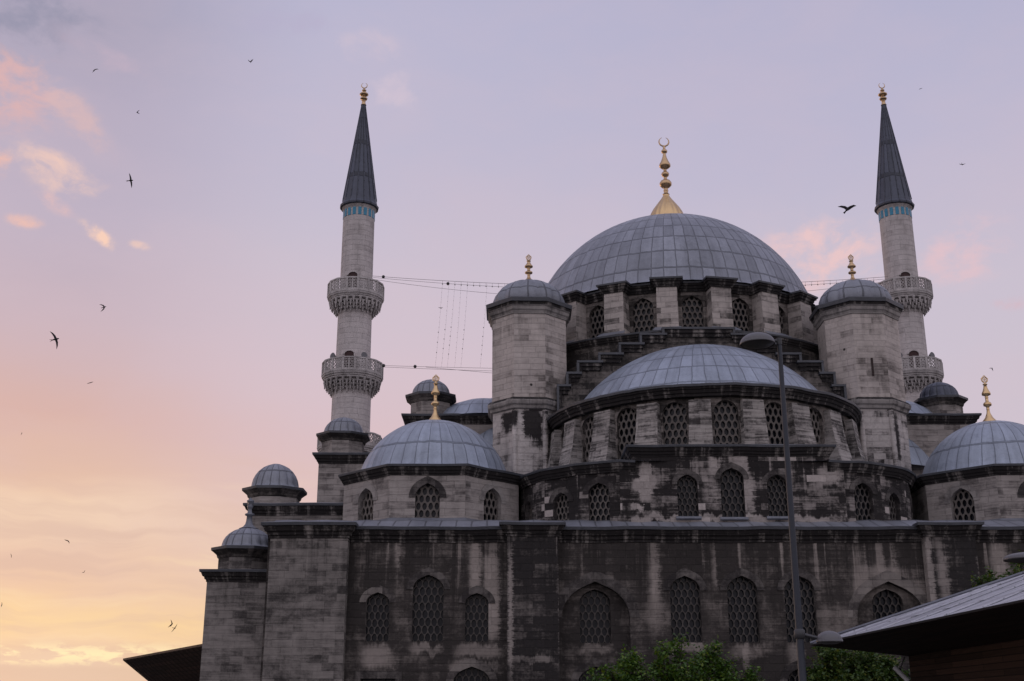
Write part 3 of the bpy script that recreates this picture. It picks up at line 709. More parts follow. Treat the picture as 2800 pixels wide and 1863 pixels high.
for s_ in (-1, 1):
    x = X0+s_*5.05; q = [(x, AY, ZE-.2), (x, AY+4, ZE-.2), (x, AY+4, ZB1-.2), (x, AY, ZB1-.2)]
    mb.face(q if s_ < 0 else q[::-1], 'apse')
ap = mb.build('apse_wall', mq)
for q, cl in zip(ws, (4, 4, 4)): window(mq, f, *q, cols=cl, thick=.14, hood=.27, hm='hood', sill='lead_flat')
mb = MB()
xs = 5.05
mb.sweep([(X0-xs, AY+4), (X0-xs, AY), (X0+xs, AY), (X0+xs, AY+4)], cornice(.72, back=.0), ZB1, cap='lead_flat'); mb.build('cornice', ap)
for s_ in (-1, 1):
    cx = X0+s_*4.7; ce = (cx, 67.2); Re = 6.1
    a_in = math.degrees(math.atan2(AY-67.2, s_*(5.72-4.7)))      # angle where the flat wall ends, for the +x side
    angs = [a_in+(0-a_in+4)*k/12 for k in range(13)]             # from front round to the side
    if s_ > 0: path = [(ce[0]+Re*math.cos(R_(a)), ce[1]+Re*math.sin(R_(a))) for a in angs]
    else: path = [(ce[0]-Re*math.cos(R_(abs(a) if 0 else a)), ce[1]+Re*math.sin(R_(a))) for a in [(-(180+x) if 0 else -180-x) for x in []]] or None
    if s_ < 0:
        angs = [a_in, ]
        a1 = math.degrees(math.atan2(AY-67.2, -(5.72-4.7)))      # about -99.5
        angs = [-184+(a1+184)*k/12 for k in range(13)]
        path = [(ce[0]+Re*math.cos(R_(a)), ce[1]+Re*math.sin(R_(a))) for a in angs]
    mb = MB(); todo = []
    wz = (zv(1424, AY+.2), zv(1362, AY+.2), zv(1334, AY+.2), 1.02)
    nseg = len(path)-1
    if s_ < 0: groups = [(0, 2, None), (2, 5, 1), (5, 6, None), (6, 9, 1), (9, 12, 1)]
    else: groups = [(0, 3, 1), (3, 6, 1), (6, 7, None), (7, 10, 1), (10, 12, None)]
    for (i0, i1, wn) in groups:
        f = Frame(path[i0], path[i1]); h = []
        if wn:
            big = (s_ < 0 and i0 == 9) or (s_ > 0 and i0 == 0)
            wd = (f.L/2, wz[0], wz[1]+(.28 if big else 0), wz[2]+(.3 if big else 0), wz[3]+(.1 if big else 0)); h = [arch(*wd)]; todo.append((f, wd))
        mb.panel(f, [(0, ZB0-.3), (f.L, ZB0-.3), (f.L, ZE-.2), (0, ZE-.2)], h, 'apse')
    ex = mb.build('exedra_wall', mq)
    for f, wd in todo: window(mq, f, *wd, cols=4, thick=.17, hood=.3, gm='grille_l' if s_ < 0 else 'grille', hm='hood')
    mb = MB()
    flat = (X0+s_*4.9, AY)
    pth = path+[flat] if s_ < 0 else [flat]+path
    mb.sweep(pth, cornice(.72, back=.3), ZE); mb.build('cornice', ex)
    mb = MB(); mb.lathe((ce[0], ce[1], ZE-.03), [(6.3, 0), (5.3, .22), (4.2, .5), (3., .8), (1.5, 1.05), (.05, 1.15)], 'lead_blue', 48, npan=36, row=1.4)
    mb.build('half_dome_roof', ex)

# front half dome
SC = (X0, 70.3); SR = 9.1; SZ = 14.0; ZSC = zv(1047, 61.1)
mb = MB(); nb = 20
todo = []
Rw = 8.65
for k in range(-5, 6):
    a0, a1 = -90+18*k-9, -90+18*k+9
    p0 = (SC[0]+Rw*math.cos(R_(a0)), SC[1]+Rw*math.sin(R_(a0))); p1 = (SC[0]+Rw*math.cos(R_(a1)), SC[1]+Rw*math.sin(R_(a1)))
    f = Frame(p0, p1); h = []
    if abs(k) <= 4:
        yy = (p0[1]+p1[1])/2
        wd = (f.L/2, 14.75, zv(1128, 61.7), zv(1094, 61.7), 1.28); h = [arch(*wd, rnd=True)]; todo.append((f, wd))
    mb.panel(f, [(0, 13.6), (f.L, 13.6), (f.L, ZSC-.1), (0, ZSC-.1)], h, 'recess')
sd_ = mb.build('half_dome_drum', mq)
for f, wd in todo: window(mq, f, *wd, cols=4, thick=.24, rnd=True, gm='grille_l', hm='recess', hood=.17, depth=.3)
for k in range(-5, 5):
    a = R_(-81+18*k); er = Vector((math.cos(a), math.sin(a))); et = Vector((-er.y, er.x)); mb = MB()
    L = []
    for z, r, hw in ((13.6, 9.95, .70), (14.5, 9.62, .67), (15.3, 9.34, .64), (16.2, 9.13, .61), (17.1, 9.0, .585), (17.75, 8.95, .57)):
        q = []
        for rr, ss in ((8.4, -1), (r, -1), (r, 1), (8.4, 1)):
            v = Vector(SC)+er*rr+et*hw*ss
            if abs(v.x-X0) < 5.6: v.y = max(v.y, 61.36)
            q.append((v.x, v.y, z))
        L.append(q)
    for A, B in zip(L, L[1:]):
        for i in range(3): mb.face([A[i], A[i+1], B[i+1], B[i]], 'drum2')
    mb.build('buttress', sd_)
mb = MB(); mb.sweep(arcpts(SC, 8.72, -196, 16, 72), [(0, -.62, 'mould'), (.20, -.60, 'mould'), (.22, -.46, 'mould'), (.30, -.42, 'mould'), (.33, -.28, 'mould'), (.42, -.24, 'mould'), (.44, -.13, 'lead_edge'), (.52, -.13, 'lead_edge'), (.53, -.01, 'lead_edge'), (.50, .02, 'lead_flat'), (-.75, .12, 'lead_flat')], ZSC); mb.build('cornice', sd_)
a0 = math.asin((ZSC+.05-SZ)/SR); mb = MB()
mb.lathe((SC[0], SC[1], SZ), [(8.62, ZSC-SZ-.0), (8.2, ZSC-SZ+.12)]+[(SR*math.cos(a0+.02+(PI/2-a0-.02)*k/24), SR*math.sin(a0+.02+(PI/2-a0-.02)*k/24)) for k in range(25)], 'lead_blue', 384, rmod=lambda a, z: 1+.004*(max(0, math.cos(a*64)))**10, npan=64, row=1.42)
mb.build('half_dome', mq)
for s_ in (-1, 1):        # the half domes of the side aisles
    mb = MB(); c = (X0+s_*9.9, 81.0)
    mb.lathe((c[0], c[1], SZ), [(SR*math.cos(.3+(PI/2-.3)*k/20), SR*math.sin(.3+(PI/2-.3)*k/20)) for k in range(21)], 'lead_blue', 96, npan=64, row=1.42); mb.build('half_dome', mq)
    mb = MB(); c = (X0+s_*13.0, 77.2)
    mb.lathe((c[0], c[1], ZW3-.05), [(3.9, 0), (3.5, .25), (3.0, .8), (2.3, 1.25), (1.4, 1.6), (.05, 1.8)], 'lead_blue', 48, npan=24, row=1.4); mb.build('exedra_roof', mq)

# great arch with stepped top
TY = 69.6
uc = 1912.; xs_ = []
def hx(px, v): return px/F*(TY/(cp-(931.5-v)/F*sp))
steps = [(86, 899), (148, 915), (206, 941), (263, 968.5), (322, 990), (353, 1021), (380, 1055)]
right_s = [(hx(a, v), zv(v, TY)) for a, v in steps]
outl = []
zb = 15.
top = [(right_s[0][0], right_s[0][1])]
prof = [(0, right_s[0][1])]
line = []                    # right half of the stepped top: (offset from the axis, z)
for i, (dx, z) in enumerate(right_s):
    if i == 0: line += [(dx, z)]
    else: line += [(right_s[i-1][0], z), (dx, z)]
line += [(right_s[-1][0], zb)]
full = [(-a, b) for a, b in line[::-1]]+line
mb = MB(); f = Frame((X0-15, TY), (X0+15, TY))
mb.panel(f, [(a+15, b-.16) for a, b in full], [], 'dirty')
sw = mb.build('stepped_arch', mq)
mb = MB()
def coping(a, b, vert):
    (x0, z0), (x1, z1) = a, b
    if not vert:
        mb.box(X0+x0-.30, X0+x1+.30, TY-.36, TY+1.4, z0-.13, z0, 'lead_edge')
        mb.box(X0+x0-.22, X0+x1+.22, TY-.26, TY-.003, z0-.33, z0-.134, 'mould'); mb.box(X0+x0-.12, X0+x1+.12, TY-.14, TY-.003, z0-.55, z0-.334, 'mould')
    else:
        s_ = 1 if x0 > 0 else -1; lo_, hi_ = min(z0, z1), max(z0, z1)
        xa, xb = sorted((X0+x0+s_*.16, X0+x0+s_*.30)); mb.box(xa, xb, TY-.34, TY+1.38, lo_+.004, hi_-.134, 'lead_edge')
        xa, xb = sorted((X0+x0, X0+x0+s_*.157)); mb.box(xa, xb, TY-.22, TY+1.3, lo_+.004, hi_-.34, 'mould')
for a, b in zip(full, full[1:]):
    if abs(a[1]-b[1]) < 1e-6:
        if a[0] < 0 < b[0]: coping(a, b, False)
        else: coping((min(a[0], b[0])+(.31 if b[0] > 0 else 0), a[1]), (max(a[0], b[0])-(.31 if b[0] <= 0 else 0), b[1]), False)
    else: coping(a, b, True)
mb.build('coping', sw)
mb = MB()          # lead covered shoulders behind the steps
for i in range(1, len(right_s)):
    for s_ in (-1, 1):
        x0, x1 = sorted((X0+s_*(right_s[i-1][0]-.2), X0+s_*right_s[i][0])); mb.box(x0, x1, TY+.05, TY+8, 15.5, right_s[i][1]-.16, 'lead_flat')
mb.build('shoulder', sw)

# main drum and dome
DC = (X0, 81.0); ZR = zv(900, 69.4)
mb = MB(); prism(mb, arcpts(DC, 11.35, 0, 360, 72)[:-1], 18., ZR-.1, 'dirty'); rb = mb.build('drum_base', mq)
mb = MB(); mb.sweep(arcpts(DC, 11.35, 0, 360, 72)[:-1], cornice(.62, back=2.2), ZR, True); mb.build('cornice', rb)
ZD = zv(760, 70.3); Rw = 9.75; mb = MB(); todo = []
for k in range(20):
    a0, a1 = R_(-99+18*k), R_(-81+18*k); r = Rw/math.cos(R_(9))
    f = Frame((DC[0]+r*math.cos(a0), DC[1]+r*math.sin(a0)), (DC[0]+r*math.cos(a1), DC[1]+r*math.sin(a1))); h = []
    if math.sin((a0+a1)/2) < .35:
        wd = (f.L/2, zv(902, 71.2), zv(836, 71.2), zv(808, 71.2), 1.30); h = [arch(*wd)]; todo.append((f, wd))
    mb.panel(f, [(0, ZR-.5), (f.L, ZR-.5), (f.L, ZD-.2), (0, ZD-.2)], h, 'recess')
dd = mb.build('dome_drum', mq)
for f, wd in todo: window(mq, f, *wd, cols=4, thick=.24, gm='grille_l', hm='recess', hood=.2, depth=.3)
Rb = 10.75; path = []
for k in range(20):
    a = R_(-90+9+18*k); er = Vector((math.cos(a), math.sin(a))); et = Vector((-er.y, er.x)); hw = .64; mb = MB(); L = []
    for z, r, e in ((ZR-.5, Rb+.12, .72), (ZR+.5, Rb+.02, .66), (ZD-.3, Rb-.03, .63)):
        L.append([tuple(Vector(DC)+er*rr+et*e*ss)+(z,) for rr, ss in ((9.3, -1), (r, -1), (r, 1), (9.3, 1))])
    for A, B in zip(L, L[1:]):
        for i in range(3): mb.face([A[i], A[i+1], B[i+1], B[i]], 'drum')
    # sloped lead apron at the foot
    q = [tuple(Vector(DC)+er*rr+et*e) for rr, e in ((10.9, -.78), (11.5, -.95), (11.5, .95), (10.9, .78))]
    mb.face([q[0]+(ZR+.42,), q[1]+(ZR+.05,), q[2]+(ZR+.05,), q[3]+(ZR+.42,)], 'lead_flat')
    mb.build('buttress', dd)
    ri = Rw+.1
    path += [tuple(Vector(DC)+er*rr+et*ss*.70) for rr, ss in ((ri, -1), (Rb, -1), (Rb, 1), (ri, 1))]
mb = MB()
mb.sweep(path, [(-.05, -.58, 'mould'), (.03, -.58, 'mould'), (.05, -.46, 'mould'), (.12, -.42, 'mould'), (.15, -.28, 'mould'), (.24, -.24, 'mould'), (.26, -.12, 'lead_edge'), (.32, -.12, 'lead_edge'), (.33, -.01, 'lead_edge'), (.31, .0, 'lead_flat')], ZD, True, cap='lead_flat')
mb.build('cornice', dd)
DR = 10.2; DZ = 25.67; z0 = ZD+.03; a0 = math.asin((z0-DZ)/DR); mb = MB()
mb.lathe((DC[0], DC[1], DZ), [(10.35, z0-DZ-.02), (10.05, z0-DZ+.12)]+[(DR*math.cos(a0+.03+(PI/2-a0-.03)*k/32), DR*math.sin(a0+.03+(PI/2-a0-.03)*k/32)) for k in range(33)], 'lead_main', 456, rmod=lambda a, z: 1+.0035*(max(0, math.cos(a*76)))**10, npan=76, row=1.5)
md = mb.build('main_dome', mq)
mz = DZ+DR
def MZ(y): return 38.2+(437-y)*.01227
MF = [(1.40, mz-.12), (1.37, 36.1), (1.28, 36.45), (1.15, 36.76), (.97, 37.08), (.72, 37.43), (.45, 37.80), (.27, 38.08), (.21, 38.2), (.26, MZ(432)), (.17, MZ(425)), (.15, MZ(412)), (.19, MZ(408)), (.15, MZ(402)), (.16, MZ(390)),
      (.30, MZ(384)), (.43, MZ(372)), (.44, MZ(358)), (.33, MZ(344)), (.13, MZ(338)), (.12, MZ(320)), (.24, MZ(311)), (.29, MZ(300)), (.24, MZ(290)), (.12, MZ(283)), (.12, MZ(266)), (.26, MZ(261)), (.41, MZ(250)), (.41, MZ(238)), (.27, MZ(215)), (.16, MZ(190)), (.11, MZ(170)), (.09, MZ(163)), (.20, MZ(158)), (.23, MZ(150)), (.19, MZ(142)), (.08, MZ(136)), (.11, MZ(124)), (.06, MZ(116))]
mb = MB(); mb.lathe((DC[0], DC[1], 0), MF[:10], 'gold', 80, rmod=lambda a, z: 1-.05*(1-abs(math.sin(a*10)))**2 if z < 37.6 else 1.)
mb.lathe((DC[0], DC[1], 0), MF[9:], 'gold_dull', 32)
crescent(mb, (DC[0], DC[1], MZ(116)+.37), .36, 'gold_dull', .055)
mb.build('finial', md)

# weight towers
ZT = zv(812, 68.75); ZTB = zv(1084, 69.0)
for s_ in (-1, 1):
    c = (X0+s_*10.15, 71.4); r = 2.43
    mb = MB(); prism(mb, ngon(c, r), ZTB-.3, ZT-.3, 'tower'); prism(mb, ngon(c, r-.06), 10.5, ZTB-.3, 'tower_low')
    for i in (5, 6):      # slim angle shafts on the lower stage
        q = ngon(c, r-.10)[i]; mb.lathe((q[0], q[1], 10.5), [(.17, 0), (.17, ZTB-11.3)], 'tower_low', 8)
    tw = mb.build('tower', mq)
    if s_ > 0:
        mb = MB(); q = P(2386, 1003, 69.1); mb.box(q.x-.06, q.x+.06, q.y+.0, q.y+.3, q.z-.55, q.z+.55, 'dark'); mb.build('slit', tw)  # solid dark box; the shade inside the slit is its colour
    mb = MB(); mb.sweep(ngon(c, r), [(-.05, -.75, 'mould_light'), (.08, -.70, 'mould_light'), (.12, -.55, 'mould_light'), (.22, -.45, 'mould_light'), (.26, -.30, 'mould_light'), (.26, -.22, 'mould'), (.12, -.05, 'mould_light'), (-.05, 0, 'mould_light')], ZTB+.02, True); mb.build('string_course', tw)
    mb = MB(); mb.sweep(ngon(c, r), [(-.02, -.95, 'mould_light'), (.06, -.92, 'mould_light'), (.09, -.76, 'mould_light'), (.17, -.68, 'mould_light'), (.20, -.50, 'mould_light'), (.28, -.42, 'mould'), (.30, -.24, 'lead_edge'), (.38, -.24, 'lead_edge'), (.40, -.02, 'lead_edge'), (.38, .02, 'lead_flat'), (-.3, .10, 'lead_flat')], ZT, True, cap='lead_flat'); mb.build('cornice', tw)
    mb = MB(); h = 1.85; rr = 2.16
    pr = [(1.0, 0), (1.04, .12), (1.03, .28), (.97, .46), (.86, .63), (.70, .79), (.50, .90), (.27, .975), (.05, 1.)]
    mb.lathe((c[0], c[1], ZT+.05), [(rr*a, h*b) for a, b in pr], 'lead_cap', 96, rmod=lambda a, z: .93+.075*abs(math.cos(a*6))**.6 if z < h*.96 else .98, npan=12, row=.95)
    mb.build('cap_dome', tw)
    finial(tw, (c[0], c[1], ZT+h), 1.80, SMALLF(.42), 'gold_dull', 'medallion', .15)
    # low wing linking the tower to the corner octagon

# ------------------------------------------------------------------ minarets
MY = 105.0
def minaret(x, label, third):
    c = (x, MY)
    t = thing('minaret', (x, MY, 0), label, 'minaret', 'minarets flanking the domes')
    zr1, zf1, zs1 = zv(782, MY), zv(817, MY), zv(869, MY)      # upper balcony: rail top, floor, tips of the pendants
    zr2, zf2, zs2 = zv(997, MY), zv(1033, MY), zv(1089, MY)
    zr3 = zv(1195, MY); zf3 = zr3-1.15; zs3 = zf3-1.75
    zc0 = zv(568, MY); zc1 = zv(287, MY)
    def shaft(z0, z1, r0, r1):
        mb = MB(); mb.lathe((x, MY, 0), [(r0, z0), (r1, z1)], 'minaret', 40); return mb.build('shaft', t)
    shaft(0, zs2+.5, 1.86, 1.72); shaft(zs2+.3, zf1-1., 1.57, 1.53); s3 = shaft(zf1-1.2, zc0-.1, 1.48, 1.455)
    def balcony(zr, zf, zs, rb, rs, doors=True):
        n = 16; mb = MB()
        pts = ngon(c, rb, n, PI/16-PI/2)
        # floor slab and moulding
        mb.sweep(pts, [(-.18, -.42, 'carved'), (-.10, -.40, 'carved'), (-.08, -.26, 'carved'), (.0, -.22, 'carved'), (.02, -.08, 'carved'), (.05, -.06, 'carved'), (.05, .06, 'carved'), (-.2, .07, 'carved')], zf, True)
        mb.face([p+(zf-.42,) for p in ngon(c, rb-.18, n, PI/16-PI/2)], 'carved'); mb.face([p+(zf+.05,) for p in ngon(c, rb-.2, n, PI/16-PI/2)], 'carved')
        b = mb.build('balcony', t)
        # pierced parapet
        mb = MB(); zt = zr; zb = zf+.06; H = zt-zb
        for i in range(n):
            f = Frame(pts[i], pts[(i+1) % n]); L = f.L
            def bar(a, b2, wdt, d0=-.10, d1=.0):
                (s0, z0), (s1, z1) = a, b2; l = math.hypot(s1-s0, z1-z0); nx, nz = -(z1-z0)/l*wdt/2, (s1-s0)/l*wdt/2
                q = [(s0+nx, z0+nz), (s0-nx, z0-nz), (s1-nx, z1-nz), (s1+nx, z1+nz)]
                mb.hull([f.p(a_, b_, d0) for a_, b_ in q], [f.p(a_, b_, d1) for a_, b_ in q], 'carved')
            bar((0, zt-.06), (L, zt-.06), .13, -.13, .03); bar((0, zb+.05), (L, zb+.05), .12)
            bar((0, zb), (0, zt), .17, -.12, .025); bar((L/2, zb), (L/2, zt-.1), .07, -.11, -.02)
            m_ = 4
            for k in range(-m_, 2*m_):
                for sg in (1, -1):
                    s0 = k*L/m_; s1 = s0+H*.72*1.0
                    a, b2 = (s0, zb+.08), (s1, zt-.1)
                    # clip to the panel
                    ta = max(0, (0-s0)/(s1-s0)); tb = min(1, (L-s0)/(s1-s0))
                    if tb-ta < .08: continue
                    q0 = (s0+(s1-s0)*ta, a[1]+(b2[1]-a[1])*ta); q1 = (s0+(s1-s0)*tb, a[1]+(b2[1]-a[1])*tb)
                    if sg < 0: q0 = (L-q0[0], q0[1]); q1 = (L-q1[0], q1[1])
                    bar(q0, q1, .07, -.08, -.03)
        mb.build('parapet', b)
        # stalactite corbels in four stepped tiers
        mb = MB(); h = zf-.42-zs; zt0 = zf-.42
        mb.lathe((x, MY, 0), [(rs+(rb-.2-rs)*(1-k/10)**2.2, zt0-h*.74*k/10) for k in range(10, -1, -1)], 'carved', 32)
        for j, (fr_r, cnt, off_) in enumerate(((.96, 24, 0), (.74, 24, .5), (.50, 20, 0), (.26, 20, .5))):
            ro = rs+(rb-.18-rs)*fr_r; zt = zt0-h*(.02+.185*j); l = h*(.40-.03*j)
            mb.lathe((x, MY, zt), [(ro-.42, -.10), (ro-.05, -.16), (ro+.03, -.10), (ro+.05, 0), (ro-.42, .06)], 'carved', 32)
            for k in range(cnt):
                a = 2*PI*(k+off_)/cnt-PI/2+.06; q = (x+(ro-.07)*math.cos(a), MY+(ro-.07)*math.sin(a))
                mb.lathe((q[0], q[1], zt-.06), [(.02, -l-.03), (.07, -l), (.05, -l*.88), (.06, -l*.7), (.105, -l*.38), (.15, -l*.1), (.16, 0)], 'carved', 7)
        mb.build('corbels', b)
        return b
    balcony(zr1, zf1, zs1, 2.56, 1.55); b2 = balcony(zr2, zf2, zs2, 2.72, 1.70)
    if third: balcony(zr3, zf3, zs3, 2.80, 1.80)
    for zf, r, px_ in ((zf1, 1.47, 0), (zf2, 1.56, 0)):        # arched balcony doors towards us
        mb = MB(); a = -PI/2-.09; er = (math.cos(a), math.sin(a)); et = (-er[1], er[0])
        fr_ = Frame((x+er[0]*(r+.03)-et[0]*2, MY+er[1]*(r+.03)-et[1]*2), (x+er[0]*(r+.03)+et[0]*2, MY+er[1]*(r+.03)+et[1]*2))
        A = arch(2, zf, zf+1.75, zf+2.05, .84, True); O = arch(2, zf, zf+1.75, zf+2.2, 1.1, True)
        mb.face([fr_.p(q, z, -.02) for q, z in A], 'door')
        for i in range(1, len(A)): mb.face([fr_.p(*A[i-1], .05), fr_.p(*O[i-1], .05), fr_.p(*O[i], .05), fr_.p(*A[i], .05)] if i > 1 else [fr_.p(*A[0], .05), fr_.p(*A[0], .04), fr_.p(*A[0], .03)], 'minaret')
        for i in range(1, len(O)): mb.face([fr_.p(*O[i-1], .05), fr_.p(*O[i-1], -.3), fr_.p(*O[i], -.3), fr_.p(*O[i], .05)], 'minaret')
        mb.build('door', t)
    for a in (-1.05, 4.05):          # grey loudspeaker horns on the lower balcony
        mb = MB(); q = Vector((x+2.25*math.cos(a), MY+2.25*math.sin(a), zr2+.18)); d = Vector((math.cos(a), math.sin(a), .1))
        mb.tube([q-d*.25, q-d*.05, q+d*.2, q+d*.32], [.07, .10, .24, .30], 'lamp', 12)
        mb.tube([q-d*.1, q-d*.1-Vector((0, 0, .5))], .03, 'lamp_dark', 5); mb.build('loudspeaker', b2)
    # frieze of glazed tiles under the eave
    mb = MB(); z0, z1 = zv(585, MY-1.5), zv(561.5, MY-1.5)
    for k in range(18):
        a = -PI/2+2*PI*(k+.5)/18; rt = 1.485; et = (-math.sin(a), math.cos(a)); er = (math.cos(a), math.sin(a))
        fr_ = Frame((x+er[0]*rt-et[0], MY+er[1]*rt-et[1]), (x+er[0]*rt+et[0], MY+er[1]*rt+et[1]))
        A = arch(1, z0, z0+(z1-z0)*.72, z1, .30, True)
        mb.face([fr_.p(q, z, .0) for q, z in A], 'tile')
        for i in range(len(A)): mb.face([fr_.p(*A[i-1], .0), fr_.p(*A[i-1], -.06), fr_.p(*A[i], -.06), fr_.p(*A[i], .0)], 'tile')
    mb.build('tile_frieze', t)
    mb = MB(); n = 16
    mb.lathe((x, MY, zc0), [(1.45, -.60), (1.50, -.52), (1.50, -.40), (1.58, -.34), (1.60, -.22)], 'carved', 32)
    mb.build('eave_moulding', t)
    mb = MB(); Hc = zc1-zc0
    mb.lathe((x, MY, zc0), [(1.60, -.22), (1.80, -.16), (1.83, 0), (1.66, .25), (1.60, .6), (.20, Hc), (.05, Hc+.02)], 'lead_spire', n, npan=16, row=3.6, smooth=False)
    for k in range(n):
        a = 2*PI*k/n; mb.tube([(x+1.62*math.cos(a), MY+1.62*math.sin(a), zc0+.6), (x+.2*math.cos(a), MY+.2*math.sin(a), zc0+Hc)], [.035, .02], 'lead_spire', 5)
    mb.build('spire', t)
    FM = [(.27, 0), (.20, .22), (.15, .55), (.19, .58), (.15, .62), (.13, .75), (.30, .80), (.36, .95), (.27, 1.08), (.14, 1.13), (.15, 1.22), (.12, 1.28), (.26, 1.33), (.42, 1.48), (.42, 1.60), (.27, 1.78), (.14, 1.88), (.11, 2.0), (.20, 2.06), (.22, 2.14), (.16, 2.22), (.08, 2.28), (.10, 2.42), (.05, 2.48)]
    s_ = (zv(226, MY)-zc1)/3.22
    finial(t, (x, MY, zc1-.05), 2.48*s_, [(r, z/2.48) for r, z in FM], 'gold_dull', 'crescent', .37*s_)
    return t
minaret(xv(974, 780, MY), 'pale minaret with a dark spire, standing clear of the domes above the small turrets', True)
minaret(xv(2465, 760, MY), 'pale minaret with a dark spire, half hidden behind the right-hand buttress tower', False)

# ------------------------------------------------------------------ cables and light strings slung between the minarets
def sag(u0, v0, u1, v1, drop, Y, n=48):
    return [P(u0+(u1-u0)*k/n, v0+(v1-v0)*k/n+4*drop*(k/n)*(1-k/n), Y) for k in range(n+1)]
def cable(pts, label, knots=(), r=.015):
    mb = MB(); mb.tube(pts, r, 'wire', 5)
    for k in knots:
        q = pts[k]; mb.lathe(q, [(.02, -.16), (.12, -.1), (.15, 0), (.12, .1), (.02, .16)], 'bulb', 8)
    tag(mb.build('cable'), label, 'cable', 'cables slung between the minarets')
cY = MY-1.2
def uR(v, dx=0): return 1400+(xv(2465, 760, MY)-1.47-0+dx)/(cY/(cp-(931.5-v)/F*sp))*F
topw = sag(1019, 755, 2428, 757, 27, cY)
cable(topw, 'highest cable from the upper balcony of one minaret to the other', (1,), .018)
cable(sag(1020, 759, 2425, 763, 33, cY+.3), 'second cable just below the highest one, sagging a little deeper behind the tower cap', (7,))
cable(sag(1019, 764, 2424, 770, 52, cY+.5), 'lowest and steepest of the three cables leaving the upper balcony', ())
lowc = sag(1049, 1000, 2424, 1003, 10, cY)
cable(lowc, 'thin cable at lower balcony height, passing right over the small turret', (0, 3))
cable(sag(1049, 1004, 2424, 1010, 14, cY+.3), 'second thin cable close beneath the one at lower balcony height', ())
cable(sag(1164, 1004, 2424, 1090, 8, cY+.6), 'slanting guy cable falling from the lower balcony cable toward the tower', ())
def string(u0, v0, u1, v1, label, n, big):
    mb = MB(); a, b = P(u0, v0, cY+.1), P(u1, v1, cY+.1)
    mb.tube([a, a*.5+b*.5+Vector((.05, 0, 0)), b], .0045, 'wire', 4)
    for k in range(1, n):
        f = k/n; q = a*(1-f)+b*f; r = .04 if big and .5 < f < .86 and k % 2 == 0 else .016
        mb.lathe(q, [(.01, -r*1.4), (r, -r*.6), (r*.8, r*.4), (.01, r*1.5)], 'bulb', 6)
    tag(mb.build('light_string'), label, 'light string', 'strings of unlit bulbs hanging between the cables')
ST = [(1210, 1190), (1228, 1207), (1244, 1223), (1261, 1243), (1279, 1260), (1332, 1313)]
SL = ['string of small unlit bulbs nearest the lone minaret, first of the hanging row', 'second string of unlit bulbs, counting from the lone minaret', 'third string of unlit bulbs, counting from the lone minaret',
      'fourth string of unlit bulbs, left of the heaviest one', 'fifth string, just before the wide gap in the hanging row', 'string of unlit bulbs hanging alone past the gap, beside the buttress tower']
for i, ((a, b), lb) in enumerate(zip(ST, SL)): string(a, 773+i*.7, b, 1006, lb, 17+i % 3, i != 3)
mb = MB()          # short festoon of lamps left along the upper cable, both ends
for rng in ((1210, 1400), (2185, 2400)):
    for u in range(rng[0], rng[1], 17):
        k = (u-1019)/(2428-1019); v = 755+2*k+4*27*k*(1-k); a = P(u, v, cY+.1); b = P(u, v+9, cY+.1); mb.tube([a, b], .009, 'wire', 4)
        mb.lathe(b, [(.01, -.08), (.05, -.03), (.03, .04)], 'bulb', 6)
tag(mb.build('festoon'), 'festoon of short lamp drops left along the highest cable', 'light string')

# ------------------------------------------------------------------ street lamps
def lamp_head(par, c, r, h, arm0, kind='lamp'):
    mb = MB(); mb.lathe(c, [(r*.99, -.035), (r*1.02, -.03), (r*1.02, .01)]+[(r*math.cos(PI/2*k/12), h*math.sin(PI/2*k/12)) for k in range(13)], kind, 40)
    o = mb.build('lamp_head', par)
    mb = MB(); mb.lathe(c, [(.01, -.075), (r*.5, -.068), (r*.85, -.04), (r*.97, -.01)], 'lens', 32); mb.build('diffuser', o)
    mb = MB(); mb.tube([arm0, (c[0]+(arm0[0]-c[0])*.85*r/abs(arm0[0]-c[0]+1e-9) if False else c[0]+math.copysign(r*.9, arm0[0]-c[0]), c[1], c[2]+h*.25)], [.045, .035], 'lamp_dark', 8); mb.build('arm', par)
    return o
LY = 26.0
b0 = P(2195, 1863, LY); top = P(2140, 929, LY)
lp = thing('street_lamp', (b0.x, LY, 0), 'tall grey street lamp with a round head at its top and another lower down', 'street lamp')
mb = MB(); mb.tube([(b0.x, LY, 0), (b0.x, LY, 1.2), (b0.x, LY, 1.25), (b0.x, LY, top.z*.35), (b0.x, LY, top.z)], [.11, .105, .085, .077, .049], 'pole', 20); mb.build('pole', lp)
mb = MB(); mb.tube([(b0.x, LY, top.z-.12), (b0.x, LY, top.z+.03)], .062, 'lamp_dark', 14); mb.build('pole_cap', lp)
h1 = P(2071, 939, LY); lamp_head(lp, h1, .385, .23, (b0.x, LY, top.z-.03))
zc_ = P(2190, 1734, LY).z
mb = MB(); mb.lathe((b0.x, LY, zc_), [(.08, -.10), (.115, -.09), (.115, .07), (.09, .09), (.08, .10)], 'lamp_dark', 18); mb.build('collar', lp)
h2 = P(2268, 1752, LY); lamp_head(lp, (h2.x, LY, h2.z), .268, .20, (b0.x, LY, zc_))
L2 = 22.0; h3 = P(2802, 1527, L2)
l2 = thing('street_lamp', (h3.x+.62, L2, 0), 'street lamp above the lead roof, only the tip of its small pale head in view', 'street lamp')
mb = MB(); mb.tube([(h3.x+.62, L2, 0), (h3.x+.62, L2, h3.z+.15)], [.09, .06], 'pole', 16); mb.build('pole', l2)
lamp_head(l2, h3, .36, .10, (h3.x+.62, L2, h3.z+.02))

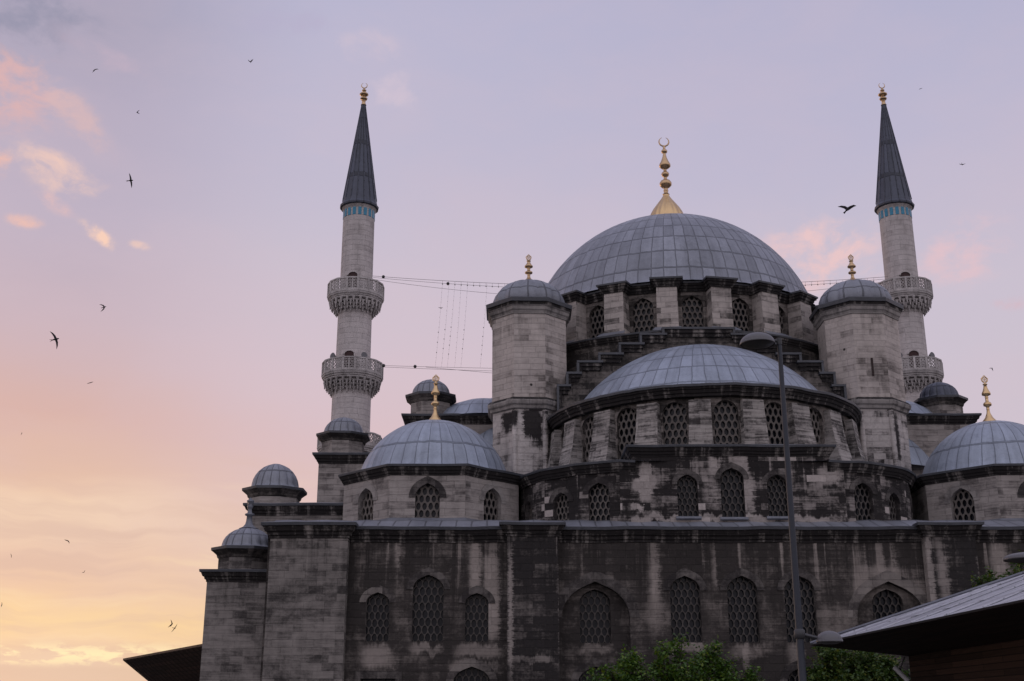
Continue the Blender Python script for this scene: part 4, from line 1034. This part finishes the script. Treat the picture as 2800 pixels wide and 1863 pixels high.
# ------------------------------------------------------------------ timber pavilion with a lead roof, right foreground
def pavilion():
    ZE_ = P(2222, 1762, 48).z
    t = thing('pavilion', (17.5, 37, 0), 'dark timber pavilion with a broad eave and a pale lead-sheet hipped roof', 'pavilion')
    e = lambda x, y, z: (x, y, z)
    A, B = (11.5, 48.0), (12.9, 25.0); Dd = (23.5, 48.0); E2 = (23.5, 25.0)
    pitch = math.tan(R_(18.2)); rx = 17.5; rh = ZE_+6.0*pitch
    r0 = (rx, 42.0, rh); r1 = (rx, 25.0, rh)
    mb = MB()
    def sl(p): return [(q[0], q[1], q[2]) for q in p]
    def roofface(pts, eave_a, eave_b):
        a = Vector(eave_a); d = (Vector(eave_b)-a).normalized()
        uv = []
        for p in pts:
            q = Vector(p)-a; s = q.dot(d); uv.append((s/2.556+.5, (q-d*s).length/1.6))
        mb.face(pts, 'lead_roof', uv)
    zt = ZE_+.012
    a_, b_, d_, f_ = (A[0], A[1], zt), (B[0], B[1], zt), (Dd[0], Dd[1], zt), (E2[0], E2[1], zt)
    N = 8
    roofface([b_, a_, r0, r1], a_, b_); roofface([a_, d_, r0], a_, d_); roofface([d_, f_, r1, r0], d_, f_)
    # standing seams on the slope we see
    for k in range(1, 9):
        f = k/9.; q0 = Vector(a_).lerp(Vector(b_), f); y = q0.y; up_ = min(1., (48.0-y)/6.0); q1 = Vector((q0.x+(rx-q0.x)*up_, y-0.0, zt+(rh-zt)*up_))
        mb.tube([q0+Vector((0, 0, .012)), q1+Vector((0, 0, .012))], .03, 'lead_roof', 6)
    mb.tube([Vector(a_)+Vector((0, 0, .03)), Vector(r0)+Vector((0, 0, .03))], .07, 'lead_flat', 6)
    mb.tube([Vector(r0)+Vector((0, 0, .03)), Vector(r1)+Vector((0, 0, .03))], .07, 'lead_flat', 6)
    mb.build('roof', t)
    mb = MB()          # eave board
    for p, q in ((A, B), (A, Dd), (Dd, E2)):
        f = Frame(p, q) if p != A or q != B else Frame(q, p)
        s0 = [f.p(0, ZE_-.05), f.p(f.L, ZE_-.05), f.p(f.L, ZE_+.01), f.p(0, ZE_+.01)]; mb.face(s0, 'timber_black')
    mb.build('eave_board', t)
    mb = MB(); W0, W1, W2 = (14.75, 44.7), (15.9, 25.0), (20.4, 44.7); zl = ZE_-.52
    W0 = (14.75, 46.6); W2 = (20.4, 46.6)
    def sof(p, q, wq, wp):
        pts = [(p[0], p[1], ZE_-.05), (q[0], q[1], ZE_-.05), (wq[0], wq[1], zl), (wp[0], wp[1], zl)]
        d = Vector(pts[1])-Vector(pts[0]); d.normalize(); uv = []
        for r in pts:
            v = Vector(r)-Vector(pts[0]); s = v.dot(d); uv.append((s, (v-d*s).length))
        mb.face(pts[::-1], 'timber', uv[::-1])
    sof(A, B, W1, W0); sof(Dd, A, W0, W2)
    mb.build('soffit', t)
    mb = MB(); f = Frame(W1, W0); 
    q = [W0+(0.,), W1+(0.,), W1+(zl+.02,), W0+(zl+.02,)]
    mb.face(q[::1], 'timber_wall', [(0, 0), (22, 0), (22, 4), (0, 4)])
    q = [W2+(0.,), W0+(0.,), W0+(zl+.02,), W2+(zl+.02,)]
    mb.face(q, 'timber_wall', [(0, 0), (6, 0), (6, 4), (0, 4)])
    mb.build('wall', t)
    return t
pavilion()
cm = P(2464, 1843, 44.0); mb = MB()
d = Vector((.62, -.25, -.74)).normalized(); q = Vector(cm)
mb.tube([q-d*.32, q+d*.26], .085, 'camera', 12); mb.tube([q+d*.24, q+d*.34], .10, 'camera', 12); mb.tube([q-d*.1, q-d*.1+Vector((.25, 0, .5))], .03, 'lamp_dark', 6)
tag(mb.build('security_camera'), 'small white tilted camera housing under the pavilion eave', 'camera')

# ------------------------------------------------------------------ low timber building beyond the annex, far left
def shed():
    T = P(336, 1806, 85); E1 = Vector((-16.7, 68.3, T.z))
    t = thing('timber_building', (-22, 80, 0), 'dark brown wooden eave poking out past the left end of the mosque against the sunset', 'building')
    T = Vector(T); d = (E1-T).normalized(); n = Vector((-d.y, d.x, 0))
    if n.x < 0: n = -n
    mb = MB(); up_ = Vector((0, 0, .12))
    R0 = T+n*6.5+d*5+Vector((0, 0, .42)); R1 = E1+n*6.5+Vector((0, 0, .42))
    mb.face([T+up_, E1+up_, R1, R0], 'timber_dark'); mb.face([T+up_, R0, T+n*13+up_], 'timber_dark')
    mb.face([T, E1, E1+up_, T+up_], 'timber_wall'); mb.face([T, T+up_, T+n*13+up_, T+n*13], 'timber_dark')
    mb.build('roof', t)
    mb = MB(); wz = T.z-2.6; w0 = T+n*3.45+d*.3; w1 = E1+n*3.45
    w0.z = w1.z = wz
    pts = [T, w0, w1, E1]; uv = [(0, 0), (0, 2), (19, 2), (19, 0)]
    mb.face(pts, 'timber', uv); mb.face([T, T+n*13, Vector((T+n*11).to_tuple()[:2]+(wz,)), w0], 'timber', [(0, 0), (13, 0), (11, 2), (1, 2)])
    for k in range(1, 20):
        f = k/20; mb.tube([T.lerp(E1, f), w0.lerp(w1, f)], .05, 'timber_dark', 4)
    mb.build('soffit', t)
    mb = MB(); mb.face([(w0.x, w0.y, 0), (w1.x, w1.y, 0), tuple(w1), tuple(w0)], 'timber_wall', [(0, 0), (19, 0), (19, 4), (0, 4)])
    e = T+n*11; mb.face([(e.x, e.y, 0), (w0.x, w0.y, 0), tuple(w0), (e.x, e.y, wz)], 'timber_wall', [(0, 0), (10, 0), (10, 4), (0, 4)])
    mb.build('wall', t)
shed()

# ------------------------------------------------------------------ trees
def tree(base, clumps, label, leafm, n_leaf, size, seed, group=None):
    rnd = random.Random(seed)
    t = thing('tree', base, label, 'tree', group)
    mb = MB(); bx, by, _ = base
    cx = sum(c[0] for c in clumps)/len(clumps); hz = min(c[2] for c in clumps)
    fork = Vector((bx, by, hz*.55))
    mb.tube([(bx, by, 0), (bx+.03, by, .3), tuple(fork)], [.24, .17, .13], 'bark', 10)
    for c in clumps:
        e = Vector(c[:3]); m_ = fork.lerp(e, .5)+Vector((rnd.uniform(-.2, .2), rnd.uniform(-.2, .2), rnd.uniform(-.1, .3)))
        mb.tube([fork-Vector((0, 0, .1)), m_, e+Vector((0, 0, c[3]*.5))], [.09, .05, .015], 'bark', 6)
        for j in range(5):
            a = rnd.uniform(0, 2*PI); q = e+Vector((math.cos(a)*c[3]*.7, math.sin(a)*c[3]*.7, rnd.uniform(-.3, .8)*c[4])); mb.tube([m_.lerp(e, .7), q], [.022, .007], 'bark', 4)
    mb.build('trunk', t)
    mb = MB(); tot = sum(c[3]*c[4] for c in clumps)
    for c in clumps:
        k = int(n_leaf*c[3]*c[4]/tot)
        # sub-sprays inside each clump
        sprays = []
        for j in range(max(6, k//26)):
            while True:
                p = Vector((rnd.uniform(-1, 1), rnd.uniform(-1, 1), rnd.uniform(-1, 1)))
                if .25 < p.length < 1.: break
            sprays.append((Vector((c[0]+p.x*c[3], c[1]+p.y*c[3], c[2]+p.z*c[4])), Vector((p.x+rnd.uniform(-.5, .5), p.y+rnd.uniform(-.5, .5), p.z*.4+.55)).normalized()))
        for j in range(k):
            s, dr = sprays[rnd.randrange(len(sprays))]
            f = rnd.random(); q = s+dr*(f-.35)*.5+Vector((rnd.gauss(0, .09), rnd.gauss(0, .09), rnd.gauss(0, .07)))
            l = size*rnd.uniform(.6, 1.25); wd = l*.36
            ax = Vector((rnd.gauss(0, 1), rnd.gauss(0, 1), rnd.gauss(-.3, .6))).normalized(); sd2 = ax.cross(Vector((rnd.gauss(0, .5), rnd.gauss(0, .5), 1))).normalized()
            nn = ax.cross(sd2)*l*.08
            mb.face([q, q+ax*l*.45+sd2*wd+nn, q+ax*l, q+ax*l*.45-sd2*wd+nn], leafm)
    mb.build('crown', t)
TY_ = 46.0
def cl(u, v, ru, rv, Y): 
    p = P(u, v, Y); k = Y/F*.98; return (p.x, p.y, p.z, ru*k, rv*k)
tree((P(1870, 1900, TY_).x, TY_, 0), [cl(1716, 1838, 36, 44, TY_), cl(1728, 1800, 20, 22, TY_), cl(1738, 1850, 44, 36, TY_-.5), cl(1822, 1778, 15, 16, TY_-.3), cl(1800, 1806, 24, 22, TY_-.3), cl(1815, 1845, 40, 34, TY_), cl(1857, 1766, 12, 15, TY_), cl(1858, 1792, 20, 24, TY_), cl(1880, 1838, 50, 40, TY_-.6), cl(1938, 1778, 18, 16, TY_), cl(1932, 1810, 30, 32, TY_), cl(1960, 1842, 40, 38, TY_+.3), cl(1985, 1812, 13, 14, TY_+.2),
     cl(1610, 1850, 14, 12, TY_), cl(1655, 1846, 18, 18, TY_), cl(1672, 1862, 30, 18, TY_), cl(2000, 1852, 30, 22, TY_), cl(2046, 1852, 20, 20, TY_), cl(2066, 1864, 22, 14, TY_), cl(1700, 1900, 90, 40, TY_), cl(1850, 1900, 150, 40, TY_), cl(1980, 1905, 100, 40, TY_)],
     'bright green leafy young tree in front of the mosque wall, left of the lamp pole', 'leaf', 13500, .135, 3, 'leafy trees below the mosque wall')
TR = 52.5
tree((P(2330, 1900, TR).x, TR, 0), [cl(2250, 1790, 30, 22, TR), cl(2285, 1815, 50, 40, TR), cl(2340, 1815, 55, 34, TR+.3), cl(2400, 1830, 50, 38, TR), cl(2440, 1845, 40, 40, TR), cl(2300, 1870, 90, 50, TR), cl(2400, 1880, 90, 50, TR), cl(2236, 1850, 26, 34, TR)],
     'darker tree tucked under the tip of the pavilion eave, right of the lamp pole', 'leaf_dark', 9000, .17, 5, 'leafy trees below the mosque wall')
TB = 53.0
tree((P(2710, 1800, TB).x, TB, 0), [cl(2700, 1600, 26, 34, TB), cl(2735, 1606, 30, 20, TB), cl(2790, 1575, 26, 55, TB), cl(2720, 1650, 70, 60, TB), cl(2800, 1640, 80, 70, TB)],
     'dark tree whose top twigs show above the pavilion roof near the right edge', 'leaf_dark', 5000, .17, 9, 'leafy trees below the mosque wall')

# ------------------------------------------------------------------ birds
UP = Vector((0, -sp, cp)); FW = Vector((0, cp, sp)); RT = Vector((1, 0, 0))
def bird(u, v, span_m, span_px, head, wing_a, wing_b, sweep_, tail, label, broad=1., tilt=.2):
    """head: heading in the picture plane (degrees, 0 = right); wing_a / wing_b: wing directions; sweep_: how far the tips bend back"""
    dist = span_m*F/span_px; a = (u-1400)/F; b = (931.5-v)/F
    c = Vector((0, 0, EYE))+(FW+RT*a+UP*b)*dist
    k = span_m/2
    def D(ang, dz=0.): return (RT*math.cos(R_(ang))+UP*math.sin(R_(ang))+FW*dz).normalized()
    h = D(head, tilt); mb = MB(); L = k*.35
    mb.tube([-h*L*1.0, -h*L*.6, h*L*.0, h*L*.55, h*L*.85, h*L*1.05], [k*.02, k*.075*broad, k*.115*broad, k*.09*broad, k*.06*broad, k*.008], 'bird', 8)
    for wa, sg in ((wing_a, 1), (wing_b, -1)):
        if wa is None: continue
        w0 = D(wa, .25*sg); p1 = h*L*.15+w0*k*.38; p2 = p1+(w0-h*sweep_*.55).normalized()*k*.38; p3 = p2+(w0-h*sweep_*1.15).normalized()*k*.38
        mb.tube([h*L*.1, p1, p2, p3], [k*.13*broad, k*.115*broad, k*.08*broad, k*.008], 'bird', 6, flat=.28, up=FW)
    tl = (-h)
    sd_ = D(head+90)
    for sg in ((-1, 1) if tail else (0,)):
        e = tl*L*1.75+sd_*sg*k*.11; mb.tube([tl*L*.8, e], [k*.05*broad, k*.012 if tail else k*.09*broad], 'bird', 5, flat=.3, up=FW)
    o = mb.build('bird'); o.location = c
    tag(o, label, 'bird', 'birds circling in the dusk sky')
bird(152, 928, .42, 52, 14, 122, 290, .35, True, 'largest swift at the left, long scythe wings stretched almost upright')
bird(285, 840, .42, 30, 18, 135, 250, 1.1, True, 'swift with wings swept back hard, just above the largest one at the left')
bird(357, 494, .42, 40, 8, 103, 284, .15, True, 'slender swift with upright outstretched wings, right of the small pink cloud')
bird(259, 191, .42, 20, 40, 20, 240, .8, True, 'small hooked swift high in the upper left corner of the sky', tilt=.5)
bird(375, 308, .42, 18, 160, 60, 330, .9, True, 'small swift alone between the high hooked one and the pink cloud', tilt=.7)
bird(686, 169, .42, 20, 250, 160, 40, .7, True, 'small swift high in the sky to the left of the lone minaret spire')
bird(247, 1047, .42, 16, 190, 20, 195, .2, False, 'tiny flat dark bird below the two large swifts, wings edge-on')
bird(59, 1186, .42, 9, 200, 80, 250, .4, False, 'speck of a bird in the salmon sky near the left edge')
bird(185, 1479, .42, 20, 340, 165, 320, .7, True, 'small bird over the pale yellow cloud, wings swept to the left')
bird(31, 1520, .42, 12, 90, 110, 275, .3, True, 'tiny upright bird near the left edge above the gold band')
bird(230, 1565, .42, 11, 230, 70, 190, .6, True, 'tiny bird just above the gold glow, midway to the annex')
bird(5, 1654, .42, 13, 60, 90, 260, .4, True, 'tiny bird cut by the left edge beside the gold glow', tilt=.4)
bird(470, 1708, .42, 24, 60, 100, 215, .4, True, 'left bird of the pair flying beside the annex wall', tilt=.6)
bird(477, 1718, .42, 24, 330, 55, 235, .2, False, 'right bird of the pair by the annex wall, seen as a thin curve', broad=.7, tilt=.9)
bird(1205, 843, .42, 13, 150, 20, 160, .4, False, 'small dark bird passing in front of the hanging light strings')
bird(2317, 573, .95, 50, 45, 146, 33, .75, False, 'big dark crow with broad raised wings, between the main dome and the right spire', 1.35)
bird(2517, 243, .42, 11, 200, 20, 205, .5, False, 'tiny bird to the right of the right spire tip')
bird(2631, 450, .42, 16, 300, 170, 10, .3, False, 'small gliding bird at the far right, level with the spire')
bird(2713, 1008, .42, 15, 80, 165, 285, .6, True, 'small swift above the right-hand corner dome')
